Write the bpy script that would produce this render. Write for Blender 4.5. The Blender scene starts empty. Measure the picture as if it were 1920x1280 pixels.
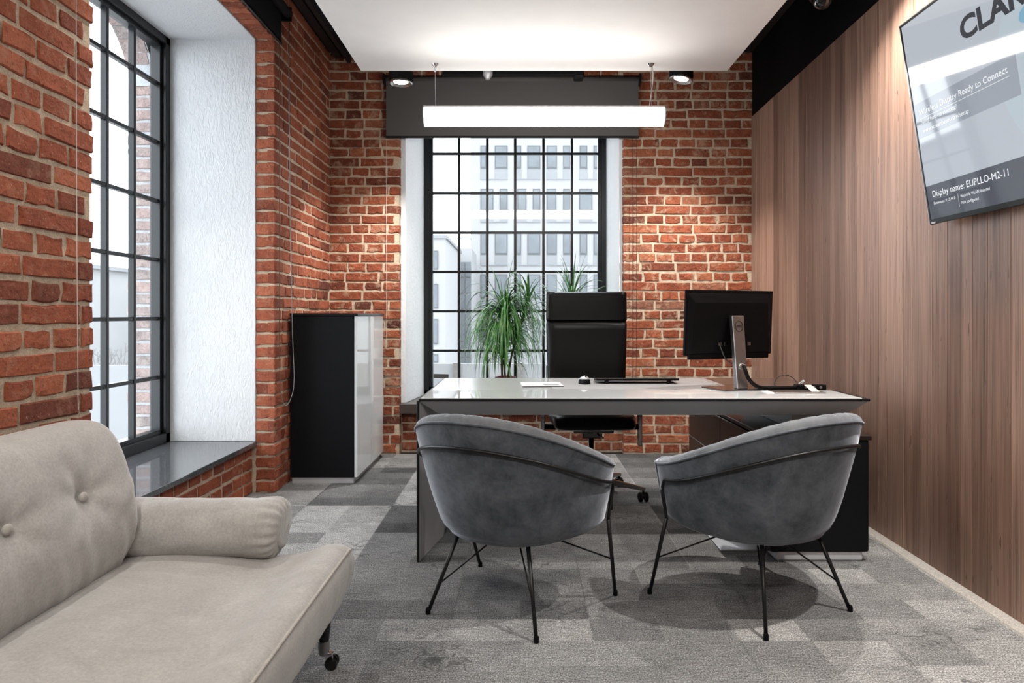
import bpy, bmesh, math, random
from mathutils import Vector, Matrix, noise, Euler

R = math.radians
rng = random.Random(11)
scene = bpy.context.scene
COL = scene.collection

# ------------------------------------------------------------------ camera, world, lights
cam_d = bpy.data.cameras.new('camera')
cam_d.sensor_width = 36.0
cam_d.lens = 24.0
cam_d.shift_x = -17.0 / 1920.0
cam_d.shift_y = -50.0 / 1920.0
cam_d.clip_start = 0.05
cam_d.clip_end = 500
cam = bpy.data.objects.new('camera', cam_d)
COL.objects.link(cam)
cam.location = (0, 0, 1.12)
cam.rotation_euler = (R(90), 0, 0)
scene.camera = cam

world = bpy.data.worlds.new('overcast_sky')
scene.world = world
world.use_nodes = True
wb = world.node_tree.nodes['Background']
wb.inputs['Color'].default_value = (0.92, 0.965, 1.0, 1)
wb.inputs['Strength'].default_value = 3.3

PENDANT_STRENGTH = 13.0
SPOT_WATTS = 90.0
WARM = (1.0, 0.945, 0.88)

vs = scene.view_settings
vs.view_transform = 'Standard'
vs.look = 'None'
vs.gamma = 1.0
vs.use_curve_mapping = False
vs.exposure = 1.08
scene.cycles.use_denoising = True
scene.cycles.adaptive_threshold = 0.015
scene.cycles.max_bounces = 10
scene.cycles.diffuse_bounces = 5
scene.cycles.transparent_max_bounces = 24
scene.cycles.caustics_reflective = False
scene.cycles.caustics_refractive = False
scene.cycles.sample_clamp_indirect = 6.0


# ------------------------------------------------------------------ materials
class NT:
    def __init__(s, name):
        s.m = bpy.data.materials.new(name)
        s.m.use_nodes = True
        s.t = s.m.node_tree
        s.b = s.t.nodes['Principled BSDF']
        s.out = s.t.nodes['Material Output']

    def n(s, typ, **kw):
        nd = s.t.nodes.new('ShaderNode' + typ)
        for k, v in kw.items():
            setattr(nd, k, v)
        return nd

    def l(s, a, b):
        s.t.links.new(a, b)

    def pos(s, scale=(1, 1, 1), obj=False, off=None):
        if obj:
            src = s.n('TexCoord').outputs['Object']
        else:
            src = s.n('NewGeometry').outputs['Position']
        mp = s.n('Mapping')
        mp.inputs['Scale'].default_value = scale
        s.l(src, mp.inputs['Vector'])
        if off is not None:
            ad = s.n('VectorMath', operation='ADD')
            s.l(mp.outputs['Vector'], ad.inputs[0])
            s.l(off, ad.inputs[1])
            return ad.outputs['Vector']
        return mp.outputs['Vector']

    def noise(s, vec, scale, detail=4, rough=0.55, dist=0.0):
        nd = s.n('TexNoise')
        nd.inputs['Scale'].default_value = scale
        nd.inputs['Detail'].default_value = detail
        nd.inputs['Roughness'].default_value = rough
        nd.inputs['Distortion'].default_value = dist
        s.l(vec, nd.inputs['Vector'])
        return nd.outputs['Fac']

    def ramp(s, fac, stops, interp='LINEAR'):
        r = s.n('ValToRGB')
        cr = r.color_ramp
        cr.interpolation = interp
        while len(cr.elements) < len(stops):
            cr.elements.new(0.5)
        for e, (p, c) in zip(cr.elements, stops):
            e.position = p
            if not isinstance(c, (tuple, list)):
                c = (c, c, c)
            e.color = (c[0], c[1], c[2], 1)
        s.l(fac, r.inputs['Fac'])
        return r.outputs['Color']

    def mix(s, fac, a, b, mode='MIX'):
        m = s.n('MixRGB', blend_type=mode)
        for i, v in (('Fac', fac), ('Color1', a), ('Color2', b)):
            if hasattr(v, 'is_linked') or isinstance(v, bpy.types.NodeSocket):
                s.l(v, m.inputs[i])
            elif i == 'Fac':
                m.inputs[i].default_value = v
            else:
                m.inputs[i].default_value = (v[0], v[1], v[2], 1)
        return m.outputs['Color']

    def math(s, op, a, b=0.0):
        m = s.n('Math', operation=op)
        for i, v in ((0, a), (1, b)):
            if isinstance(v, bpy.types.NodeSocket):
                s.l(v, m.inputs[i])
            else:
                m.inputs[i].default_value = v
        return m.outputs[0]

    def bump(s, height, strength=0.3, dist=0.01, prev=None):
        b = s.n('Bump')
        b.inputs['Strength'].default_value = strength
        b.inputs['Distance'].default_value = dist
        s.l(height, b.inputs['Height'])
        if prev is not None:
            s.l(prev, b.inputs['Normal'])
        s.l(b.outputs['Normal'], s.b.inputs['Normal'])
        return b.outputs['Normal']

    def base(s, v):
        if isinstance(v, bpy.types.NodeSocket):
            s.l(v, s.b.inputs['Base Color'])
        else:
            s.b.inputs['Base Color'].default_value = (v[0], v[1], v[2], 1)

    def set(s, **kw):
        names = dict(rough='Roughness', metal='Metallic', spec='Specular IOR Level', coat='Coat Weight', coat_rough='Coat Roughness',
                     sheen='Sheen Weight', sheen_rough='Sheen Roughness', trans='Transmission Weight', alpha='Alpha', ior='IOR')
        for k, v in kw.items():
            s.b.inputs[names[k]].default_value = v
        return s


def plain(name, color, rough=0.5, metal=0.0, spec=0.5, coat=0.0, mottle=0.08, scale=6.0):
    """a simple surface with a slight procedural mottle"""
    t = NT(name)
    t.set(rough=rough, metal=metal, spec=spec, coat=coat)
    if coat:
        t.set(coat_rough=0.03)
    f = t.noise(t.pos(), scale, 5)
    a = tuple(c * (1 - mottle) for c in color)
    b = tuple(min(1, c * (1 + mottle)) for c in color)
    t.base(t.ramp(f, [(0.3, a), (0.7, b)]))
    return t.m


def emitter(name, color, strength, rough=0.3):
    t = NT(name)
    t.base(tuple(0.8 * c for c in color))
    t.set(rough=rough)
    t.b.inputs['Emission Color'].default_value = (*color, 1)
    t.b.inputs['Emission Strength'].default_value = strength
    return t.m


def screen_mat(name, color, strength=1.0):
    t = NT(name)
    t.base((0.01, 0.01, 0.012))
    t.set(rough=0.04, spec=0.5, ior=1.5)
    t.b.inputs['Emission Color'].default_value = (*color, 1)
    t.b.inputs['Emission Strength'].default_value = strength
    return t.m


def make_brick(name, dark=1.0, pale=0.0, smear=0.5, even=0.0):
    t = NT(name)
    p = t.pos()
    rnd = t.n('ObjectInfo').outputs['Random']
    def c(r, g, b):
        m = 0.6
        return tuple(1.1 * dark * (v * (1 - pale) + pale * m) for v in (r, g, b))
    tone = t.ramp(rnd, [(0.0, c(.090, .032, .024)), (0.05, c(.165, .048, .029)), (0.22, c(.235, .064, .034)), (0.5, c(.275, .075, .038)), (0.75, c(.33, .096, .046)),
                        (0.92, c(.39, .135, .068)), (1.0, c(.25, .105, .07))])
    if even:
        tone = t.ramp(rnd, [(0.0, c(.12, .04, .028)), (0.05, c(.20, .056, .032)), (0.3, c(.265, .072, .038)), (0.65, c(.32, .092, .047)), (1.0, c(.375, .118, .062))])
    n1 = t.ramp(t.noise(p, 16, 6, .65), [(0.25, .80 if even else .62), (0.75, 1.15 if even else 1.25)])
    col = t.mix(1.0, tone, n1, 'MULTIPLY')
    pit = t.ramp(t.noise(p, 75, 4, .6), [(0.36, .55), (0.46, 1.0)])
    col = t.mix(0.7, col, pit, 'MULTIPLY')
    sm = t.ramp(t.noise(p, 11, 9, .76, .6), [(0.525, 0.0), (0.61, smear)])
    col = t.mix(sm, col, c(.50, .36, .25))
    speck = t.ramp(t.noise(p, 150, 2, .5), [(0.70, 0.0), (0.74, .7)])
    col = t.mix(speck, col, c(.62, .46, .33))
    t.base(col)
    t.set(rough=0.88, spec=0.25)
    h1 = t.noise(p, 40, 8, .7)
    h2 = t.noise(p, 12, 5, .6, .4)
    n = t.bump(h2, 1.0, .020)
    t.bump(h1, 1.0, .010, n)
    return t.m


def make_mortar(name, a=(.50, .385, .27), b=(.74, .62, .48)):
    t = NT(name)
    p = t.pos()
    col = t.ramp(t.noise(p, 25, 8, .7), [(0.3, a), (0.7, b)])
    dk = t.ramp(t.noise(p, 180, 3, .6), [(0.3, .7), (0.55, 1.05)])
    t.base(t.mix(1.0, col, dk, 'MULTIPLY'))
    t.set(rough=0.95, spec=0.15)
    n = t.bump(t.noise(p, 60, 8, .75), .8, .012)
    t.bump(t.noise(p, 260, 3, .6), .5, .003, n)
    return t.m


def make_plaster(name, color=(.74, .76, .78)):
    t = NT(name)
    p = t.pos()
    t.base(t.ramp(t.noise(p, 3, 4), [(0.3, tuple(.95 * c for c in color)), (0.7, color)]))
    t.set(rough=0.85, spec=0.25)
    st = t.pos((1, 1, .45))
    h = t.noise(st, 42, 5, .55, 1.6)
    hr = t.ramp(h, [(0.35, 0.0), (0.65, 1.0)])
    t.bump(hr, .55, .004)
    return t.m


def make_wood(name, stops, rough=.42):
    t = NT(name)
    rnd = t.n('ObjectInfo').outputs['Random']
    ofs = t.n('CombineXYZ')
    t.l(t.math('MULTIPLY', rnd, 37.0), ofs.inputs[2])
    t.l(t.math('MULTIPLY', rnd, 11.0), ofs.inputs[1])
    tone = t.ramp(rnd, stops)
    g1 = t.noise(t.pos((1, 26, .55), off=ofs.outputs[0]), 1.6, 5, .6, .9)
    g2 = t.noise(t.pos((1, 120, 1.1), off=ofs.outputs[0]), 1.6, 5, .7, .2)
    c = t.mix(1.0, tone, t.ramp(g1, [(0.30, .46), (0.44, .88), (0.70, 1.18)]), 'MULTIPLY')
    c = t.mix(1.0, c, t.ramp(g2, [(0.34, .60), (0.56, 1.08)]), 'MULTIPLY')
    fl = t.ramp(t.noise(t.pos((1, 55, 9), off=ofs.outputs[0]), 1.0, 2, .5), [(0.71, 0.0), (0.75, .8)])
    c = t.mix(fl, c, (.07, .035, .022))
    t.base(c)
    t.set(rough=rough, spec=.35)
    t.bump(g2, .08, .002)
    return t.m


def make_carpet(name):
    t = NT(name)
    rnd = t.n('ObjectInfo').outputs['Random']
    geo = t.n('NewGeometry').outputs['Position']
    sn = t.n('VectorMath', operation='SNAP')
    jit = t.n('VectorMath', operation='ADD')
    t.l(geo, jit.inputs[0])
    jit.inputs[1].default_value = (0.252 + 5.0, 5.0 - .012, .5)
    t.l(jit.outputs['Vector'], sn.inputs[0])
    sn.inputs[1].default_value = (.25, .1667, 3)
    wn = t.n('TexWhiteNoise')
    t.l(sn.outputs['Vector'], wn.inputs['Vector'])
    patch = wn.outputs['Value']
    soft = t.noise(t.pos((1, 1, 1)), 3.0, 7, .68)
    v = t.math('ADD', t.math('MULTIPLY', rnd, .50), t.math('MULTIPLY', patch, .24))
    v = t.math('ADD', v, t.math('MULTIPLY', soft, .56))
    base = t.ramp(v, [(0.28, (.060, .060, .062)), (0.50, (.125, .125, .127)), (0.75, (.22, .219, .218)), (1.0, (.40, .393, .385))])
    weave = t.noise(t.pos((.12, 1.5, 1)), 130, 2, .5)
    pile = t.noise(t.pos(), 190, 4, .75)
    base = t.mix(1.0, base, t.ramp(pile, [(0.34, .22), (0.5, .95), (0.65, 2.2)]), 'MULTIPLY')
    base = t.mix(1.0, base, t.ramp(weave, [(0.3, .72), (0.7, 1.28)]), 'MULTIPLY')
    # worn ornamental scrolls
    warp = t.n('VectorMath', operation='MULTIPLY_ADD')
    nz = t.n('TexNoise')
    nz.inputs['Scale'].default_value = 7
    t.l(geo, nz.inputs['Vector'])
    t.l(nz.outputs['Color'], warp.inputs[0])
    warp.inputs[1].default_value = (.22, .22, .0)
    t.l(geo, warp.inputs[2])
    vo = t.n('TexVoronoi', feature='DISTANCE_TO_EDGE')
    vo.inputs['Scale'].default_value = 11
    t.l(warp.outputs['Vector'], vo.inputs['Vector'])
    line = t.ramp(vo.outputs['Distance'], [(0.0, 1.0), (0.075, 0.0)])
    mask = t.ramp(t.noise(t.pos((1, 1.6, 1)), 1.9, 3, .5), [(0.56, 0.0), (0.64, .75)])
    brk = t.ramp(t.noise(t.pos(), 30, 3, .6), [(0.42, 0.0), (0.5, 1.0)])
    fac = t.mix(1.0, t.mix(1.0, line, mask, 'MULTIPLY'), brk, 'MULTIPLY')
    base = t.mix(fac, base, (.05, .05, .052))
    t.base(base)
    t.set(rough=1.0, spec=.05)
    t.bump(pile, .9, .006)
    return t.m


def make_fabric(name, a, b, sheen=.5, scale=5.0, fine=700.0, sheen_rough=.4):
    t = NT(name)
    p = t.pos(obj=True)
    f = t.noise(p, scale, 6, .6, .5)
    col = t.ramp(f, [(0.32, a), (0.68, b)])
    nap = t.ramp(t.noise(p, 130, 4, .7), [(0.3, .84), (0.7, 1.12)])
    t.base(t.mix(1.0, col, nap, 'MULTIPLY'))
    t.set(rough=.92, spec=.18, sheen=sheen, sheen_rough=sheen_rough)
    n = t.bump(t.noise(p, 14, 4, .6), .06, .004)
    t.bump(t.noise(p, fine, 2, .5), .25, .0012, n)
    return t.m


def make_glass(name, tint=(.96, .98, 1.0), ior=1.5):
    """thin pane: fresnel mix of a mirror reflection and see-through"""
    t = NT(name)
    fr = t.n('Fresnel')
    fr.inputs['IOR'].default_value = ior
    tr = t.n('BsdfTransparent')
    tr.inputs['Color'].default_value = (*tint, 1)
    gl = t.n('BsdfGlossy')
    gl.inputs['Roughness'].default_value = 0.0
    gl.inputs['Color'].default_value = (1, 1, 1, 1)
    mx = t.n('MixShader')
    t.l(fr.outputs[0], mx.inputs[0])
    t.l(tr.outputs[0], mx.inputs[1])
    t.l(gl.outputs[0], mx.inputs[2])
    t.l(mx.outputs[0], t.out.inputs['Surface'])
    return t.m


def make_granite(name):
    t = NT(name)
    p = t.pos()
    t.base(t.ramp(t.noise(p, 260, 3, .7), [(0.35, (.03, .032, .036)), (0.6, (.12, .125, .135)), (0.75, (.28, .29, .31))]))
    t.set(rough=.06, spec=.6)
    return t.m


def make_blind(name, color, translucent=.06):
    t = NT(name)
    w = t.noise(t.pos(), 500, 2, .5)
    t.base(t.ramp(w, [(0.3, tuple(.9 * c for c in color)), (0.7, color)]))
    t.set(rough=.8, spec=.2)
    tl = t.n('BsdfTranslucent')
    tl.inputs['Color'].default_value = (.5, .5, .5, 1)
    mx = t.n('MixShader')
    mx.inputs[0].default_value = translucent
    t.l(t.b.outputs[0], mx.inputs[1])
    t.l(tl.outputs[0], mx.inputs[2])
    t.l(mx.outputs[0], t.out.inputs['Surface'])
    return t.m


def make_leaf(name):
    t = NT(name)
    f = t.noise(t.pos(), 9, 4, .6)
    t.base(t.ramp(f, [(0.3, (.03, .13, .022)), (0.55, (.06, .21, .04)), (0.72, (.15, .27, .07)), (0.8, (.36, .32, .12))]))
    t.set(rough=.38, spec=.5)
    return t.m


def make_velvet(name, a, b):
    t = NT(name)
    p = t.pos(obj=True)
    f = t.noise(p, 8, 9, .74, .25)
    t.base(t.ramp(f, [(0.34, a), (0.5, tuple((x + y) / 2 for x, y in zip(a, b))), (0.66, b)]))
    t.set(rough=.85, spec=.15, sheen=.75, sheen_rough=.32)
    t.b.inputs['Sheen Tint'].default_value = (.85, .9, 1.0, 1)
    t.bump(t.noise(p, 900, 2, .5), .2, .001)
    return t.m


MT = dict(
    brick=make_brick('fired_red_brick'),
    brick_clean=make_brick('clean_red_brick', 1.08, 0.0, .16, 1.0),
    brick_out=make_brick('daylight_washed_brick', .72, .50, .5),  # the wash-out by bright daylight is put into this pale colour
    mortar=make_mortar('sandy_lime_mortar'),
    mortar_out=make_mortar('pale_outside_mortar', (.45, .47, .5), (.6, .62, .65)),
    plaster=make_plaster('rough_white_plaster'),
    wood=make_wood('walnut_veneer', [(0.0, (.175, .102, .074)), (0.3, (.245, .147, .108)), (0.65, (.31, .190, .141)), (1.0, (.37, .232, .174))]),
    carpet=make_carpet('vintage_grey_carpet'),
    carpet_edge=plain('carpet_edge_strip', (.33, .31, .285), .95, mottle=.35, scale=180),
    black=plain('matt_black_paint', (.005, .005, .0055), .45, spec=.25),
    ceil_black=plain('black_ceiling_paint', (.012, .010, .010), .7),
    wallblack=plain('black_wall_paint', (.004, .004, .0045), .8, spec=.08),
    black_metal=plain('black_powder_coat', (.007, .007, .0075), .40, spec=.3),
    frame=plain('anthracite_window_frame', (.008, .010, .012), .32, spec=.35),
    white_paint=plain('white_ceiling_paint', (.80, .79, .78), .75, mottle=.02),
    office_white=plain('pale_office_wall', (.62, .61, .60), .8, mottle=.03),
    granite=make_granite('polished_dark_granite'),
    sill_dark=plain('dark_brown_stone', (.05, .038, .032), .35),
    glass=make_glass('window_glass'),
    sofa=make_fabric('greige_suede', (.345, .333, .316), (.43, .418, .400), sheen=.5, scale=7.0),
    sofa_piping=make_fabric('greige_piping', (.36, .335, .305), (.44, .415, .38), sheen=.3),
    velvet=make_velvet('grey_velvet', (.038, .044, .052), (.112, .124, .142)),
    velvet_light=make_velvet('grey_velvet_inner', (.085, .091, .099), (.155, .163, .173)),
    chrome=plain('polished_chrome', (.72, .72, .72), .08, 1.0, mottle=.02),
    steel=plain('brushed_steel', (.40, .39, .385), .32, 1.0, mottle=.06),
    dark_chrome=plain('dark_chrome', (.22, .22, .225), .15, 1.0, mottle=.04),
    leather=plain('black_leather', (.003, .003, .0032), .34, spec=.25, mottle=.15, scale=60),
    plastic=plain('black_plastic', (.0025, .0025, .0028), .5, spec=.12),
    gloss_black=plain('gloss_black', (.006, .006, .006), .15),
    desk_glass=plain('white_desk_glass', (.56, .58, .585), .02, spec=.7, mottle=.01),
    desk_pad=plain('pale_desk_surface', (.47, .475, .48), .16, spec=.5, mottle=.02),
    desk_grey=plain('light_grey_lacquer', (.44, .445, .455), .38, mottle=.02),
    desk_brown=plain('dark_brown_inlay', (.095, .062, .048), .22, mottle=.08, scale=30),
    walnut_dark=plain('dark_brown_laminate', (.013, .009, .008), .28, spec=.35, mottle=.15, scale=40),
    cab_black=plain('black_laminate', (.0035, .0042, .0055), .5, spec=.16, mottle=.1, scale=50),
    cab_white=plain('white_gloss_door', (.66, .69, .70), .05, spec=.55, mottle=.01),
    silver=plain('silver_plinth', (.55, .56, .58), .35, .3, mottle=.02),
    blind_grey=make_blind('grey_blind_fabric', (.125, .121, .118), .10),
    blind_black=make_blind('black_blind_fabric', (.012, .013, .015), .01),
    cord=plain('dark_cord', (.02, .02, .02), .6),
    cord_pale=plain('pale_cord', (.6, .57, .53), .5),
    bead=plain('metal_bead_chain', (.17, .16, .15), .3, .6),
    leaf=make_leaf('dracaena_leaf'),
    stem=plain('plant_stem', (.10, .075, .05), .8, mottle=.25, scale=40),
    pot=plain('wine_red_pot', (.17, .008, .028), .25),
    soil=plain('potting_soil', (.02, .014, .01), .95, mottle=.4, scale=90),
    paper=plain('white_paper', (.72, .72, .71), .6, mottle=.02),
    ink=plain('print_ink', (.05, .05, .055), .5),
    tag_white=plain('white_tag', (.75, .75, .74), .5),
    facade=plain('pale_facade_render', (.205, .208, .212), .9, mottle=.04, scale=.3),
    facade_dim=plain('grey_facade_panel', (.145, .152, .16), .8, mottle=.06, scale=.4),
    far_pane=plain('far_window_glass', (.10, .112, .122), .35, spec=.2, mottle=.2, scale=.6),
    far_frame=plain('far_window_frame', (.05, .054, .058), .6),
    parapet=plain('pale_parapet_panel', (.175, .183, .19), .8, mottle=.03, scale=1),
    pillar=plain('concrete_pillar', (.11, .105, .10), .9, mottle=.15, scale=12),
    pave=plain('pale_street', (.42, .42, .42), .9, mottle=.1, scale=.2),
    bark=plain('winter_bark', (.13, .128, .125), .9, mottle=.15),
    tube=emitter('pendant_diffuser', (1.0, .965, .92), PENDANT_STRENGTH),
    lamp_glow=emitter('spot_lens', (1.0, .9, .78), 14.0),
    scr=screen_mat('lit_screen', (.40, .43, .475), .55),
    scr_band=screen_mat('screen_caption_band', (.27, .295, .335), .55),
    scr_dark=screen_mat('screen_footer', (.075, .082, .10), .55),
    scr_blue=screen_mat('screen_blue_disc', (.40, .46, .505), .55),
    scr_map=screen_mat('screen_blue_map', (.19, .36, .47), .55),
    scr_text=screen_mat('screen_white_text', (.80, .82, .85), .55),
    scr_ink=screen_mat('screen_dark_text', (.045, .048, .055), .55),
)


# ------------------------------------------------------------------ mesh helpers
def link(name, me, mat, parent=None, smooth=False):
    if mat is not None and not me.materials:
        me.materials.append(mat)
    if smooth:
        for p in me.polygons:
            p.use_smooth = True
    o = bpy.data.objects.new(name, me)
    COL.objects.link(o)
    if parent is not None:
        o.parent = parent
    return o


def tag(o, label=None, cat=None, group=None, kind=None):
    if label:
        o['label'] = label
    if cat:
        o['category'] = cat
    if group:
        o['group'] = group
    if kind:
        o['kind'] = kind
    return o


def thing(name, label, cat, loc=(0, 0, 0), rz=0.0, group=None):
    o = bpy.data.objects.new(name, None)
    COL.objects.link(o)
    o.empty_display_size = .1
    o.location = loc
    o.rotation_euler = (0, 0, rz)
    return tag(o, label, cat, group)


class MB:
    def __init__(s):
        s.v = []
        s.f = []

    def add(s, vs, fs):
        b = len(s.v)
        s.v += [tuple(p) for p in vs]
        s.f += [tuple(b + i for i in f) for f in fs]
        return s

    def box(s, lo, hi, M=None):
        x0, y0, z0 = lo
        x1, y1, z1 = hi
        vs = [Vector(p) for p in ((x0, y0, z0), (x1, y0, z0), (x1, y1, z0), (x0, y1, z0), (x0, y0, z1), (x1, y0, z1), (x1, y1, z1), (x0, y1, z1))]
        if M is not None:
            vs = [M @ p for p in vs]
        return s.add(vs, [(0, 3, 2, 1), (4, 5, 6, 7), (0, 1, 5, 4), (1, 2, 6, 5), (2, 3, 7, 6), (3, 0, 4, 7)])

    def hull2(s, a, b):
        """prism between two same-length loops"""
        n = len(a)
        fs = [tuple(range(n))[::-1], tuple(range(n, 2 * n))]
        for i in range(n):
            j = (i + 1) % n
            fs.append((i, j, n + j, n + i))
        return s.add(list(a) + list(b), fs)

    def tube(s, pts, r, seg=10, closed=False, cap=True):
        pts = [Vector(p) for p in pts]
        n = len(pts)
        rs = r if isinstance(r, (list, tuple)) else [r] * n
        prev = None
        rings = []
        for i, p in enumerate(pts):
            if closed:
                t = pts[(i + 1) % n] - pts[i - 1]
            else:
                t = pts[min(i + 1, n - 1)] - pts[max(i - 1, 0)]
            if t.length < 1e-9:
                t = Vector((0, 0, 1))
            t.normalize()
            if prev is None:
                a = Vector((0, 0, 1)) if abs(t.z) < .9 else Vector((1, 0, 0))
                nrm = t.cross(a).normalized()
            else:
                nrm = (prev - t * prev.dot(t))
                nrm = nrm.normalized() if nrm.length > 1e-6 else t.orthogonal().normalized()
            prev = nrm
            bn = t.cross(nrm)
            rings.append([p + (nrm * math.cos(k * 2 * math.pi / seg) + bn * math.sin(k * 2 * math.pi / seg)) * rs[i] for k in range(seg)])
        vs = [q for rg in rings for q in rg]
        fs = []
        m = n if closed else n - 1
        for i in range(m):
            a, b = i * seg, ((i + 1) % n) * seg
            for k in range(seg):
                k2 = (k + 1) % seg
                fs.append((a + k, a + k2, b + k2, b + k))
        if cap and not closed:
            fs.append(tuple(range(seg))[::-1])
            fs.append(tuple((n - 1) * seg + k for k in range(seg)))
        return s.add(vs, fs)

    def lathe(s, prof, c=(0, 0, 0), seg=24, axis='z'):
        """prof: (radius, height) list; closed by caps"""
        c = Vector(c)
        vs = []
        for (r, h) in prof:
            for k in range(seg):
                a = 2 * math.pi * k / seg
                q = (r * math.cos(a), r * math.sin(a), h)
                if axis == 'x':
                    q = (h, q[0], q[1])
                elif axis == 'y':
                    q = (q[1], h, q[0])
                vs.append(c + Vector(q))
        fs = []
        for i in range(len(prof) - 1):
            for k in range(seg):
                k2 = (k + 1) % seg
                fs.append((i * seg + k, i * seg + k2, (i + 1) * seg + k2, (i + 1) * seg + k))
        fs.append(tuple(range(seg))[::-1])
        fs.append(tuple((len(prof) - 1) * seg + k for k in range(seg)))
        return s.add(vs, fs)

    def grid(s, fn, nu, nv, wrap_u=False, wrap_v=False, caps=False):
        vs = [Vector(fn(i, j)) for j in range(nv) for i in range(nu)]
        fs = []
        for j in range(nv if wrap_v else nv - 1):
            for i in range(nu if wrap_u else nu - 1):
                i2, j2 = (i + 1) % nu, (j + 1) % nv
                fs.append((j * nu + i, j * nu + i2, j2 * nu + i2, j2 * nu + i))
        if caps:
            fs.append(tuple(range(nu))[::-1])
            fs.append(tuple((nv - 1) * nu + i for i in range(nu)))
        return s.add(vs, fs)

    def mesh(s, name, bevel=0.0, seg=2, fix=True, weld=False):
        me = bpy.data.meshes.new(name)
        me.from_pydata(s.v, [], s.f)
        bm = bmesh.new()
        bm.from_mesh(me)
        if weld:
            bmesh.ops.remove_doubles(bm, verts=bm.verts, dist=1e-5)
        if fix:
            bmesh.ops.recalc_face_normals(bm, faces=bm.faces)
        if bevel > 0:
            es = [e for e in bm.edges if len(e.link_faces) == 2 and e.calc_face_angle(0) > R(25)]
            bmesh.ops.bevel(bm, geom=es, offset=bevel, segments=seg, profile=.5, affect='EDGES', clamp_overlap=True)
        bm.to_mesh(me)
        bm.free()
        me.update()
        return me

    def build(s, name, mat, parent=None, bevel=0.0, seg=2, smooth=False, fix=True, weld=False):
        o = link(name, s.mesh(name, bevel, seg, fix, weld), mat, parent, smooth)
        return o


def auto_smooth(o, angle=40):
    me = o.data
    for p in me.polygons:
        p.use_smooth = True
    bm = bmesh.new()
    bm.from_mesh(me)
    for e in bm.edges:
        e.smooth = not (len(e.link_faces) == 2 and e.calc_face_angle(0) > R(angle))
    bm.to_mesh(me)
    bm.free()
    return o


def box(name, lo, hi, mat, parent=None, bevel=0.0, seg=2):
    o = MB().box(lo, hi).build(name, mat, parent, bevel, seg)
    return o


def W(o, parent):
    """parent a world-coordinate mesh to an Empty standing at its base"""
    o.parent = parent
    o.matrix_parent_inverse = parent.matrix_basis.inverted()
    return o


def wbox(name, lo, hi, mat, parent, bevel=0.0, seg=2):
    return W(box(name, lo, hi, mat, None, bevel, seg), parent)


def struct(o):
    o['kind'] = 'structure'
    return o


def catmull(pts, n, closed=False):
    pts = [Vector(p) for p in pts]
    m = len(pts)
    out = []
    segs = m if closed else m - 1
    for k in range(n):
        t = k / n * segs if closed else k / (n - 1) * segs
        i = min(int(t), segs - 1)
        u = t - i
        if closed:
            p0, p1, p2, p3 = pts[(i - 1) % m], pts[i % m], pts[(i + 1) % m], pts[(i + 2) % m]
        else:
            p0, p1, p2, p3 = pts[max(i - 1, 0)], pts[i], pts[min(i + 1, m - 1)], pts[min(i + 2, m - 1)]
        out.append(.5 * ((2 * p1) + (p2 - p0) * u + (2 * p0 - 5 * p1 + 4 * p2 - p3) * u * u + (3 * p1 - p0 - 3 * p2 + p3) * u ** 3))
    return out


def text_mesh(name, body, size, mat, M, parent, spacing=1.0, align='LEFT', width=None, bold=0.0):
    cu = bpy.data.curves.new(name, 'FONT')
    cu.body = body
    cu.size = size
    cu.space_character = spacing
    cu.align_x = align
    cu.offset = bold
    cu.resolution_u = 4
    tmp = bpy.data.objects.new('tmp_text', cu)
    COL.objects.link(tmp)
    bpy.context.view_layer.update()
    me = bpy.data.meshes.new_from_object(tmp)
    bpy.data.objects.remove(tmp)
    bpy.data.curves.remove(cu)
    if width is not None and len(me.vertices):
        xs = [v.co.x for v in me.vertices]
        k = width / (max(xs) - min(xs))
        x0 = min(xs)
        for v in me.vertices:
            v.co.x = (v.co.x - x0) * k
    for v in me.vertices:
        v.co = M @ v.co
    me.materials.clear()
    me.update()
    return link(name, me, mat, parent)


# ------------------------------------------------------------------ room shell
XL, YB = -1.545, 5.515          # faces of the left and the back brick walls
CEIL = 3.24
REC = .0065                     # mortar sits this far behind the brick faces


def brick_mesh(L, Hh, D, seed):
    r = random.Random(seed)
    hx, hz = L / 2, Hh / 2
    base = [(-hx, -hz), (-hx * .35, -hz), (hx * .3, -hz), (hx, -hz), (hx, 0), (hx, hz), (hx * .35, hz), (-hx * .3, hz), (-hx, hz), (-hx, 0)]
    rough = r.random() < .45
    j = .0042 if rough else .0020
    mid, front = [], []
    for (x, z) in base:
        x2 = x + r.uniform(-j, j)
        z2 = z + r.uniform(-j, j)
        mid.append((x2, .004 + r.uniform(0, .003 if rough else .001), z2))
        k = .0022 + r.uniform(0, .0045 if rough else .0012)
        nx = x2 - math.copysign(min(k, abs(x2)), x2) if abs(x2) > .6 * hx else x2
        nz = z2 - math.copysign(min(k, abs(z2)), z2) if abs(z2) > .6 * hz else z2
        front.append((nx, r.uniform(-.0015, .0015 if rough else .0006), nz))
    back = [(x, D, z) for (x, z) in base]
    n = 10
    vs = back + mid + front
    fs = []
    for i in range(n):
        k = (i + 1) % n
        fs.append((i, k, n + k, n + i))
        fs.append((n + i, n + k, 2 * n + k, 2 * n + i))
    fs.append(tuple(range(2 * n, 3 * n)))
    mb = MB().add(vs, fs)
    me = mb.mesh('brick_shape')
    return me


STR_L, HDR_L, BR_H, COURSE = .262, .126, .0615, .0772
STR = [brick_mesh(STR_L, BR_H, .045, 100 + i) for i in range(14)]
HDR = [brick_mesh(HDR_L, BR_H, .045, 200 + i) for i in range(14)]
for me_ in STR + HDR:
    me_.materials.append(MT['brick'])
HDR_OUT = []
for i in range(8):
    me_ = brick_mesh(HDR_L, BR_H, .045, 300 + i)
    me_.materials.append(MT['brick_out'])
    HDR_OUT.append(me_)


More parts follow.
